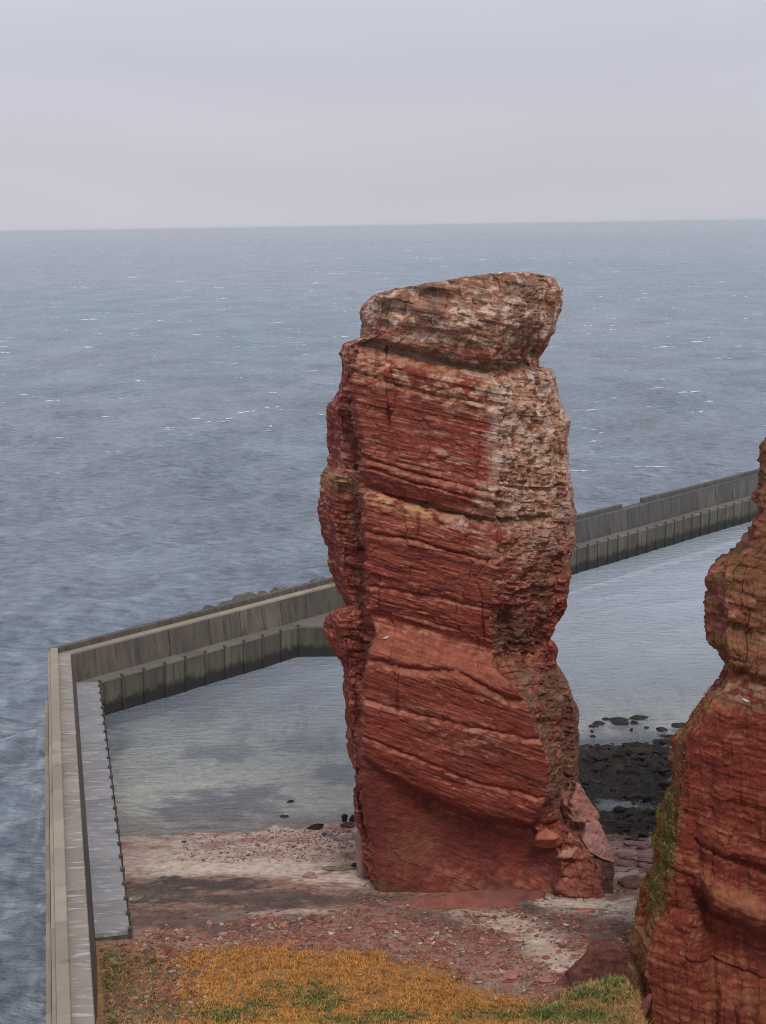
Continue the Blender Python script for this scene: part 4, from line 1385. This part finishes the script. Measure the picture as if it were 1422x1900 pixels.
REDS = (0.30, 0.115, 0.085); PINK = (0.47, 0.27, 0.225); DARK = (0.035, 0.030, 0.030)
g = on_ground(585, 1537)
tag(boulder('boulder', (g[0], g[1], g[2] + .12), (1.35, .75, .62), DARK, 11, M_wet, .1), 'black blocky boulder, largest of those at the waterline left of the stack', 'boulder', 'dark boulders at the waterline left of the stack')
g = on_ground(640, 1524)
tag(boulder('boulder', (g[0], g[1], g[2] + .22), (.5, .5, .72), DARK, 12, M_wet), 'small pointed dark boulder standing in the shallows left of the stack', 'boulder', 'dark boulders at the waterline left of the stack')
g = on_ground(657, 1524)
tag(boulder('boulder', (g[0], g[1], g[2] + .25), (.7, .6, .7), DARK, 13, M_wet), 'dark boulder partly hidden behind the left foot of the stack', 'boulder', 'dark boulders at the waterline left of the stack')
g = on_ground(648, 1533)
tag(boulder('boulder', (g[0], g[1], g[2] + .08), (1.1, .7, .35), (.07, .05, .047), 14, M_wet, .1), 'long low dark boulder touching the left side of the stack', 'boulder', 'dark boulders at the waterline left of the stack')
g = on_ground(608, 1551)
tag(boulder('boulder', (g[0], g[1], g[2] + .12), (.7, .6, .5), (.06, .045, .045), 15, M_wet, .2, col2=(.4, .36, .36)), 'dark boulder with a pale flat top just below the largest black one', 'boulder', 'dark boulders at the waterline left of the stack')
g = on_ground(636, 1556)
tag(boulder('boulder', (g[0], g[1], g[2] + .08), (1.9, .9, .35), (.30, .19, .17), 16, None, .12), 'flat pinkish ledge boulder near the left foot of the stack', 'boulder')
g = on_ground(577, 1629)
tag(boulder('boulder', (g[0], g[1], g[2] + .1), (1.2, .8, .5), (.40, .20, .175), 17, None, .1, planes=14), 'lone pink triangular boulder on pale sand left of the stack', 'boulder')
g = on_ground(530, 1517)
tag(boulder('boulder', (g[0], g[1], .02), (.7, .35, .22), DARK, 18, M_wet), 'small flat dark boulder barely above the shallow water', 'boulder')
g = at_z(538, 1487, 0)
tag(boulder('boulder', (g[0], g[1], .0), (.6, .4, .2), DARK, 19, M_wet), 'lone dark boulder farthest out in the shallow water', 'boulder')
g = on_ground(632, 1612)
tag(boulder('boulder', (g[0], g[1], g[2] + .02), (2.3, 1.2, .5), (.20, .175, .10), 20, None, 0, rough=.16), 'low yellowish weed-stained boulder beside the left foot of the stack', 'boulder')
g = on_ground(656, 1611)
tag(boulder('boulder', (g[0], g[1], g[2] + .12), (.6, .5, .5), DARK, 21, M_wet), 'small black boulder wedged between yellowish rock and the stack', 'boulder')
# slab standing behind the left foot
g = at_depth(672, 1616, 111.2)
o = boulder('rock_slab', (g[0] + .25, 111.2, g[2] + 1.5), (1.1, 1.2, 5.2), (.30, .185, .165), 22, None, .2, planes=16, rough=.05)
tag(o, 'upright greyish-pink rock slab standing behind the left foot of the stack', 'rock slab')

# right foot of the stack
dR = D0 - .9
def by(px, py, d): return at_depth(px, py, d)
g = by(1015, 1554, 106.75)
tag(boulder('boulder', tuple(g), (2.0, 1.6, 1.4), (.38, .125, .075), 31, None, .1, planes=7, rough=.06), 'rounded orange-red boulder wedged under the overhang at right foot of the stack', 'boulder')
g = by(1053, 1581, 106.8)
tag(boulder('boulder', tuple(g), (1.5, 1.0, .6), (.42, .20, .14), 33, None, .1, tilt=-.1, planes=10), 'small orange ledge block on top of the broken red boulder', 'boulder')
g = on_ground(1172, 1642)
tag(boulder('boulder', (g[0], g[1], g[2] + .2), (2.0, 1.3, .8), (.26, .135, .12), 36, None, 0), 'dull red rounded boulder between the stack and the near cliff', 'boulder')
# bedrock outcrop in front of the stack
o = boulder('rock_outcrop', (5.6, 105.6, 2.25), (8.6, 3.2, 1.9), (.26, .088, .066), 37, None, .06, planes=9, rough=.15, col2=(.20, .085, .068))
tag(o, 'low smooth red rock outcrop in front of the middle of the stack', 'rock outcrop')
g = on_ground(1088, 1690)
tag(boulder('rock_outcrop', (g[0], g[1], g[2]), (2.0, .8, .3), (.33, .14, .11), 38, None, -.2), 'small flat red rock showing through pale sand right of the stack', 'rock outcrop')
g = on_ground(945, 1815)
tag(boulder('boulder', (g[0], g[1], g[2] + .1), (1.3, .8, .5), (.36, .155, .13), 39, None, .2), 'salmon-red broken block amid rubble above the grass edge', 'boulder')
g = on_ground(1010, 1822)
tag(boulder('boulder', (g[0], g[1], g[2] + .1), (1.1, .7, .4), (.33, .15, .13), 40, None, .5), 'flat reddish block just left of the leaning slab', 'boulder')

# leaning slab at the foot of the near cliff: a thick wedge
def wedge(name, outline, d0, d1, color, label, cat='rock slab', amp=.13, ledges=0.0, col2=(.17, .12, .05), back=(.35, -.15), soft=3):
    k = len(outline)
    A = np.array([at_depth(px, py, d0 + dd) for px, py, dd in outline])
    Bk = A + np.array([back[0], d1, back[1]])
    bm = bmesh.new()
    va = [bm.verts.new(p) for p in A]; vb = [bm.verts.new(p) for p in Bk]
    bm.faces.new(va); bm.faces.new(vb[::-1])
    for i in range(k): bm.faces.new((va[(i + 1) % k], va[i], vb[i], vb[(i + 1) % k]))
    bmesh.ops.triangulate(bm, faces=bm.faces)
    for _ in range(6):
        bmesh.ops.subdivide_edges(bm, edges=[e for e in bm.edges if e.calc_length() > .16], cuts=1)
        bmesh.ops.triangulate(bm, faces=bm.faces)
    bmesh.ops.recalc_face_normals(bm, faces=bm.faces)
    for _ in range(soft):
        bmesh.ops.smooth_vert(bm, verts=bm.verts, factor=.5, use_axis_x=True, use_axis_y=True, use_axis_z=True)
    bm.normal_update()
    V = np.array([v.co for v in bm.verts]); N = np.array([v.normal for v in bm.verts])
    F = np.array([[v.index for v in f.verts] for f in bm.faces]); bm.free()
    n = fbm(V[:, 0] / .9, V[:, 1] / .9, V[:, 2] / .5, 5)
    d = n * amp
    if ledges:
        dd, _, _ = strata(V, V[:, 0] + .5 * V[:, 1], V[:, 2] + .25 * V[:, 0], 8, 0 * n, 1 + 0 * n)
        d = d + ledges * dd
    V = V + N * d[:, None]
    g = fbm(V[:, 0] / .3, V[:, 1] / .3, V[:, 2] / .2, 3)
    C = np.array(color)[None] * np.clip(1 + .5 * n + .6 * g, .4, 1.7)[:, None]
    C = mixc(C, col2, sst(n, .15, .5) * .6)
    o = mesh_obj(name, V, F, M_boulder, col=C, smooth=True)
    tag(o, label, cat)
    return o


wedge('rock_slab', [(1034, 1852, -.9), (1058, 1822, -.6), (1090, 1787, -.1), (1110, 1765, .2), (1148, 1758, .6), (1158, 1772, .7), (1172, 1808, .6), (1185, 1850, .3), (1100, 1880, -.6)], 90.8, .9,
      (.115, .042, .031), 'dark brown-red leaning slab sticking out of the grass beside the near cliff', amp=.07, ledges=.34, col2=(.17, .062, .042), back=(-.2, .2), soft=1)
wedge('rock_slab', [(1074, 1456, 2.6), (1086, 1470, 2.3), (1098, 1492, 1.9), (1112, 1516, 1.4), (1108, 1527, 1.2), (1090, 1522, 1.2), (1060, 1528, 1.2), (1058, 1495, 1.8)], 107.2, 2.2,
      (.37, .165, .13), 'mottled upper block of the sloping right foot of the stack, above the smooth pink slab', amp=.20, ledges=.55, col2=(.50, .33, .28), back=(-.3, -.3), soft=1)
wedge('rock_slab', [(1088, 1529, 1.1), (1111, 1523, 1.2), (1126, 1550, .8), (1143, 1586, .3), (1140, 1602, .2), (1118, 1595, .1), (1092, 1582, .2), (1080, 1560, .7)], 107.1, 2.2,
      (.42, .215, .19), 'smooth pale pink slab sloping down the right foot of the stack', amp=.10, ledges=.20, col2=(.30, .125, .10), back=(-.3, -.3), soft=1)
wedge('boulder', [(1040, 1566, .3), (1058, 1552, .4), (1086, 1566, .5), (1100, 1586, .2), (1112, 1606, 0), (1124, 1630, -.2), (1122, 1664, -.5), (1090, 1690, -.7), (1040, 1690, -.6)], 106.4, 3.0,
      (.27, .085, .062), 'broken red block with stepped ledges at the right foot below the pink slab', 'boulder', amp=.16, ledges=1.1, col2=(.40, .18, .135), back=(.1, .1), soft=1)
wedge('boulder', [(1092, 1584, .2), (1138, 1602, .2), (1144, 1620, .1), (1142, 1640, 0), (1138, 1672, -.3), (1106, 1680, -.3), (1110, 1620, 0)], 107.2, 2.4,
      (.16, .085, .065), 'damp dark block with green slime at the far right foot of the stack', 'boulder', amp=.12, ledges=.5, col2=(.085, .095, .04), back=(-.1, .1))
g = at_depth(1176, 1872, 87.2)
o = boulder('rock_slab', (g[0], g[1], g[2] - .7), (.8, .7, 3.4), (.20, .07, .055), 45, None, 0, tilt=.5, planes=12)
tag(o, 'small dark red shard in the grass at the foot of the near cliff', 'rock slab')

# rocks beyond the far wall
r_ = np.random.default_rng(12)
for i, (px, py, sz) in enumerate([(338, 1137, 1.1), (360, 1131, .8), (391, 1119, 1.9), (410, 1113, 1.7), (428, 1108, 2.2), (445, 1105, 2.6), (458, 1101, 2.4), (474, 1101, 2.2), (488, 1096, 2.0), (500, 1097, 1.8),
                                  (515, 1089, 2.4), (527, 1087, 2.2), (538, 1086, 1.6), (556, 1081, 1.2), (592, 1071, 1.6), (605, 1068, 1.2)]):
    s = bl(at_z(px, py, ZP)[:2])
    n = -2.2 - .25 * (i % 3)
    q = Bc + TB * (s + .9) + NB * n
    top = at_depth(px, py, q[1])[2]
    o = boulder('armour_rock', (q[0], q[1], top - .42 * sz - .3), (sz, sz * .9, sz * .9), (.115, .105, .085) if i > 2 else (.06, .056, .052), 60 + i, M_boulder, r_.uniform(0, 3), planes=12, lo=True, col2=(.10, .098, .07))
    tag(o, ['%s armour rock from the left in the heap behind the far wall' % ('first second third fourth fifth sixth seventh eighth ninth last'.split()[i - 3])][0] if 2 < i < 13 else ['small dark rock peeping over far wall nearest the bend', 'small dark rock second from the bend, just over far wall', 'dark squarish rock at the left end of the heap over far wall'][i] if i < 3
        else ['small rock just right of the heap behind the far wall', 'rock behind the far wall close to the stack', 'small rock touching the stack outline behind the far wall'][i - 13],
        'rock', 'armour rocks behind the far wall')
    # a footing so that the heap stands on the seabed
heap_n = 60
HV, HF, HC, k0 = [], [], [], 0
for i in range(130):
    s = r_.uniform(8, 46); n = -r_.uniform(1.0, 7.0)
    q = Bc + TB * s + NB * n
    hmax = np.interp(s, [8, 14, 20, 34, 42, 46], [2.5, 4.2, 6.0, 5.8, 4.2, 2.5]) + n * .55
    sz = r_.uniform(1.2, 2.4)
    v = boulder_shape(300 + i % 9, 10, .1, True) * sz / 1.5
    a = r_.uniform(0, 6.28)
    v = v @ np.array([[math.cos(a), math.sin(a), 0], [-math.sin(a), math.cos(a), 0], [0, 0, 1]])
    HV.append(v + [q[0], q[1], r_.uniform(-.8, max(.0, hmax - .6))]); HF.append(IC3_F + k0); k0 += len(v)
    HC.append(np.repeat((np.array([[.10, .095, .08]]) * r_.uniform(.6, 1.3)), len(v), 0))
o = mesh_obj('rubble_bank', np.concatenate(HV), np.concatenate(HF), M_boulder, col=np.concatenate(HC))
tag(o, 'bank of grey-green rubble under the armour rocks on the seaward side', 'rubble', kind='stuff')

# dark flat rocks breaking the lagoon surface beyond the reef
LR = [('small flat dark rock, leftmost and lowest in the lagoon', 1100, 1366, .8), ('tiny dark rock just above the lowest one in the lagoon', 1099, 1357, .7), ('thin dark rock left of centre in the lagoon group', 1101, 1347, 1.6),
      ('long dark rock in the lagoon nearest the stack', 1110, 1342, 2.2), ('small round dark rock above the long one in lagoon', 1124, 1334, .9), ('long flat dark rock in the middle of the lagoon group', 1146, 1336, 2.8),
      ('broad dark rock below the long middle rock in lagoon', 1153, 1341, 2.4), ('small dark rock right below the topmost lagoon rock', 1176, 1340, 1.2), ('broad topmost dark rock of the lagoon group', 1186, 1332, 2.8),
      ('speck-sized dark rock in the gap at the lagoon centre', 1172, 1354, .5), ('faint small dark rock right of the lagoon centre', 1200, 1349, .7), ('flat dark rock in lagoon left of the near cliff', 1227, 1352, 2.2),
      ('thin dark rock in the lagoon touching the near cliff outline', 1257, 1344, 2.6), ('dark rock at the lagoon edge of the reef by the cliff', 1242, 1366, 2.6), ('long dark rock at the reef edge below the cliff brow', 1228, 1376, 2.6)]
for i, (lb_, px, py, sz) in enumerate(LR):
    q = at_z(px, py, .05)
    o = boulder('flat_rock', (q[0], q[1], .0), (sz * .62, sz * .5, .32), DARK, 150 + i, M_wet, r_.uniform(-.3, .3), lo=True, rough=.16)
    tag(o, lb_, 'rock', 'dark rocks in the lagoon')

# reef: weed-covered boulders
for i in range(230):
    q = np.array([r_.uniform(16.5, 31), r_.uniform(119.5, 146.5)])
    dp = math.exp(-((q[0] - 20.5) / 2.6) ** 2 - ((q[1] - 130.5) / 1.9) ** 2)
    if dp > .45: continue
    gz = float(ground(q[0], q[1]))
    sz = r_.choice([.5, .7, .9, 1.2, 1.7], p=[.34, .32, .2, .1, .04])
    cl_ = (.040, .033, .031) if r_.random() > .25 else (.046, .042, .028)
    if r_.random() < .05: cl_ = (.19, .14, .13)
    o = boulder('reef_rock', (q[0], q[1], gz + .1 * sz), (sz * 1.6, sz, sz * .38), cl_, 200 + i, M_wet, r_.uniform(-.5, .5), lo=True, rough=.3, planes=16)
    tag(o, 'black weed-covered rock on the reef between the stack and the near cliff', 'rock', 'reef rocks')

# flat tilted pieces of red bedrock below the reef
for i in range(60):
    q = np.array([r_.uniform(15.5, 23), r_.uniform(112, 120.5)])
    gz = float(ground(q[0], q[1]))
    sz = r_.uniform(.5, 1.5)
    o = boulder('ledge_stone', (q[0], q[1], gz + .04), (sz * 1.3, sz * .7, .28), tuple(np.array([.32, .19, .17]) * r_.uniform(.6, 1.3)), 400 + i, None, r_.normal() * .3, lo=True, planes=12)
    tag(o, 'flat pinkish ledge stone among its kind between the stack and the reef', 'stone', 'flat ledge stones below the reef')

# larger loose stones
protos = []
for i in range(10):
    o = boulder('beach_stone', (0, 0, 0), (1, .8, .5), (1, 1, 1), 500 + i, None, 0, lo=True, planes=13)
    protos.append(o.data)
    bpy.data.objects.remove(o)
shades = []
for q, (cc) in enumerate([(.30, .12, .09), (.24, .095, .08), (.37, .19, .155), (.40, .31, .27), (.16, .075, .065)]):
    for me_ in protos[q * 2:q * 2 + 2]:
        a = me_.color_attributes['tint']
        buf = np.empty(len(me_.vertices) * 4, f32); a.data.foreach_get('color', buf)
        buf = buf.reshape(-1, 4); buf[:, :3] *= np.array(cc); a.data.foreach_set('color', buf.ravel())
        shades.append(me_)
for i in range(170):
    px = r_.uniform(250, 1160); py = r_.uniform(1690, 1845)
    ed = np.interp(px, [175, 300, 480, 700, 800, 920, 1040], [1768, 1768, 1754, 1772, 1800, 1846, 1850])
    lowlim = np.interp(px, [250, 500, 700, 900, 1160], [1720, 1705, 1690, 1700, 1720])
    if py > ed - 4 or py < lowlim: continue
    g = on_ground(px, py)
    sz = r_.uniform(.28, .62)
    o = bpy.data.objects.new('beach_stone', shades[r_.integers(len(shades))])
    COL.objects.link(o)
    o.location = (g[0], g[1], g[2] + .06 * sz)
    o.scale = (sz, sz, sz)
    o.rotation_euler = (r_.normal() * .2, r_.normal() * .2, r_.uniform(0, 6.28))
    tag(o, 'weathered sandstone piece lying in the rubble between beach and grass', 'stone', 'larger stones in the rubble')

# countless small rubble
N = 100000
B = scatter_px(N, -20.5, 18, 82, 126)
px, py = photo_xy(B)
n_ = fbm(B[:, 0] / 2.4, B[:, 1] / 1.3, 0 * px + 2.7, 4)
edge = np.interp(px, [100, 175, 300, 480, 700, 800, 920, 1000, 1080, 1175, 1500], [1775, 1775, 1768, 1754, 1768, 1795, 1840, 1856, 1832, 1797, 1780])
dens = .30 * zone(px, py, 640, 1742, 460, 58, 4, .3, .6 * n_) * sst(n_, -.35, .15) + .45 * sst(n_, .05, .3) * (py > 1640) + .10 * (py > 1640)
dens *= .06 + .94 * sst(py - np.interp(px, [250, 400, 560, 700, 800], [1732, 1722, 1700, 1668, 1652]) + 20 * n_, -10, 12)
dens += .13 * sst(py, 1532, 1545) * (1 - sst(py, 1575, 1600)) * sst(px, 380, 560) * (px < 690) + .12 * (py < 1600) * (py > 1530)
sandy = np.zeros(len(px))
for (a, b, rx, ry, ro) in [(1090, 1680, 150, 22, 6), (1050, 1785, 70, 20, 25), (1000, 1745, 90, 26, 28), (440, 1612, 230, 17, 2)]:
    sandy = np.maximum(sandy, zone(px, py, a, b, rx, ry, ro, .5, .5 * n_))
dens *= 1 - .75 * sandy
rubc = (1 - sst(px + 60 * n_, 280, 420)) * sst(py, 1745, 1765)
past = sst(py - edge, -4, 14)
dens = np.where(past > .5, np.maximum(.95 * rubc, .02 + .12 * sst(n_, .25, .4)), dens)
k = (rng.random(N) < dens) & (seaside(B[:, 0], B[:, 1]) < -2.8) & (B[:, 2] > .03) & ~((B[:, 0] < -17.2) & (B[:, 1] > 98.5))
B = B[k]; n_ = n_[k]; px = px[k]; py = py[k]; rubc = rubc[k]
n = len(B)
sz = np.exp(rng.normal(-2.9, .5, n)) * np.where(py > 1690, 1.15, .9) * (1 + .7 * rubc * (rng.random(n) < .5))
a = rng.uniform(0, 6.28, n)
Vb = IC1_V[None] * (1 + .35 * rng.normal(size=(n, len(IC1_V), 1)))
Vb = Vb * np.stack([sz * rng.uniform(.8, 1.5, n), sz * rng.uniform(.6, 1.1, n), sz * rng.uniform(.25, .5, n)], -1)[:, None, :]
ca, sa = np.cos(a)[:, None], np.sin(a)[:, None]
Vb = np.stack([Vb[..., 0] * ca - Vb[..., 1] * sa, Vb[..., 0] * sa + Vb[..., 1] * ca, Vb[..., 2]], -1) + B[:, None, :] + np.array([0, 0, .03])
pal = np.array([(.30, .10, .068), (.23, .08, .058), (.36, .16, .115), (.46, .36, .29), (.13, .065, .05), (.19, .13, .10), (.34, .12, .075)])
Cs = pal[rng.choice(len(pal), n, p=[.25, .2, .15, .08, .12, .08, .12])] * rng.uniform(.7, 1.2, (n, 1))
brown = np.array([(.22, .12, .06), (.12, .075, .05), (.16, .14, .06), (.30, .20, .14), (.24, .09, .06)])
kb = rng.random(n) < rubc
Cs[kb] = brown[rng.choice(5, kb.sum(), p=[.25, .3, .15, .1, .2])] * rng.uniform(.6, 1.2, (kb.sum(), 1))
Fb = (IC1_F[None] + (np.arange(n) * len(IC1_V))[:, None, None]).reshape(-1, 3)
o = mesh_obj('rubble', Vb.reshape(-1, 3), Fb, M_boulder, col=np.repeat(Cs[:, None], len(IC1_V), 1).reshape(-1, 3), smooth=False)
tag(o, 'small red and brown stones strewn over the beach', 'rubble', kind='stuff')

# low leafy plants in the stony corner by the wall and among the grass
B = scatter_px(26000, -20, 12, 76, 96)
px, py = photo_xy(B)
n_ = fbm(B[:, 0] / 1.2, B[:, 1] / .9, 0 * px + 6, 3)
pr = zone(px, py, 195, 1850, 40, 90, 0, .5, n_) * .8 + .35 * sst(n_, .15, .4) * (1 - sst(px, 300, 460)) * sst(py, 1770, 1800)
k = (rng.random(len(B)) < pr) & (seaside(B[:, 0], B[:, 1]) < -3)
B = B[k]; n = len(B)
colb = np.array([.075, .105, .028]) * rng.uniform(.5, 1.5, (n, 1))
o = blades('low_plants', B, rng.uniform(.1, .25, n), rng.uniform(.08, .16, n), rng.uniform(.4, 1.2, n), colb)
tag(o, 'low dark green plants among brown stones beside the near wall', 'plants', kind='stuff')

# ------------------------------------------------------------------ gulls
def gull(loc, rot, label):
    prof = [(-.34, .012), (-.22, .05), (-.1, .085), (.02, .10), (.12, .085), (.19, .055), (.23, .05), (.27, .055), (.31, .045), (.335, .02), (.38, .008)]
    zc = [.10, .11, .12, .14, .17, .21, .24, .255, .255, .25, .245]
    k = 12
    V = []
    for (x_, r), zz in zip(prof, zc):
        for j in range(k):
            an = 2 * math.pi * j / k
            V.append((x_, r * math.cos(an) * .9, zz + r * math.sin(an)))
    F = [tuple((i * k + j, i * k + (j + 1) % k, (i + 1) * k + (j + 1) % k, (i + 1) * k + j)) for i in range(len(prof) - 1) for j in range(k)]
    F += [tuple(range(k))[::-1], tuple(range((len(prof) - 1) * k, len(prof) * k))]
    C = np.array([(.8, .8, .78)] * len(V)); C[-k:] = (.6, .4, .08)
    r = empty('gull', loc); r.rotation_euler.z = rot; r.scale = (.72, .72, .72)
    mesh_obj('body', np.array(V), F, M_bird, r, col=C)
    for sgn in (-1, 1):
        wv = [(-.36, .02, .15), (-.1, .085, .21), (.1, .10, .20), (.12, .105, .14), (-.1, .10, .10)]
        wv = [(a, b * sgn, c_) for a, b, c_ in wv] + [(a, b * sgn + .018 * sgn, c_) for a, b, c_ in wv]
        fw = [(0, 1, 2, 3, 4), (9, 8, 7, 6, 5)] + [(i, (i + 1) % 5, 5 + (i + 1) % 5, 5 + i) for i in range(5)]
        o = mesh_obj('wing', np.array(wv), fw, M_bird, r, col=np.array([(.42, .44, .47)] * 10), smooth=False); fix(o)
        lg = [(.0 + a, .03 * sgn + b, zz) for zz in (0, .06) for a, b in ((-.008, -.008), (.008, -.008), (.008, .008), (-.008, .008))]
        fl = [(0, 1, 2, 3), (7, 6, 5, 4)] + [(i, (i + 1) % 4, 4 + (i + 1) % 4, 4 + i) for i in range(4)]
        o = mesh_obj('leg', np.array(lg), fl, M_bird, r, col=np.array([(.5, .3, .1)] * 8), smooth=False); fix(o)
    tag(r, label, 'bird', 'gulls resting on the rocks')
    return r


dg = bpy.context.evaluated_depsgraph_get()
dg.update()


def hit(px, py):
    d = Vector(ray(px, py)).normalized()
    ok, loc, nn, idx, ob, mtx = S.ray_cast(dg, Vector((0, 0, CAM_H)), d)
    return np.array(loc) if ok else at_z(px, py, 0)


p = hit(716, 1186); gull((p[0], p[1] - .05, p[2]), .3, 'white gull on the sloping shelf halfway down the stack')
p = hit(1385, 1303); gull((p[0], p[1] - .05, p[2]), 2.6, 'white gull on the grassy ledge of the near cliff')
p = hit(938, 742); gull((p[0], p[1] - .05, p[2]), 1.0, 'white gull on the weathered right corner of the stack')
p = hit(929, 514); gull((p[0], p[1] + 1.2, p[2] + .1), .2, 'dark-looking bird standing on the flat top of the stack')

# ------------------------------------------------------------------ sea air
HZ = 61000.0
V = [(sx * HZ, sy * HZ, z) for z in (-6.0, 56.0) for sx, sy in ((-1, -1), (1, -1), (1, 1), (-1, 1))]
F = [(3, 2, 1, 0), (4, 5, 6, 7), (0, 1, 5, 4), (1, 2, 6, 5), (2, 3, 7, 6), (3, 0, 4, 7)]
hz = mesh_obj('haze', np.array(V), F, smooth=False)
m = bpy.data.materials.new('thin_sea_haze'); m.use_nodes = True
t = m.node_tree; t.nodes.clear()
ou = t.nodes.new('ShaderNodeOutputMaterial'); pv = t.nodes.new('ShaderNodeVolumePrincipled')
pv.inputs['Color'].default_value = (1.0, 1.0, 1.0, 1)
pv.inputs['Density'].default_value = HAZE
pv.inputs['Anisotropy'].default_value = 0.75
t.links.new(pv.outputs[0], ou.inputs['Volume'])
hz.data.materials.append(m)
tag(hz, 'thin pale sea haze', kind='stuff')
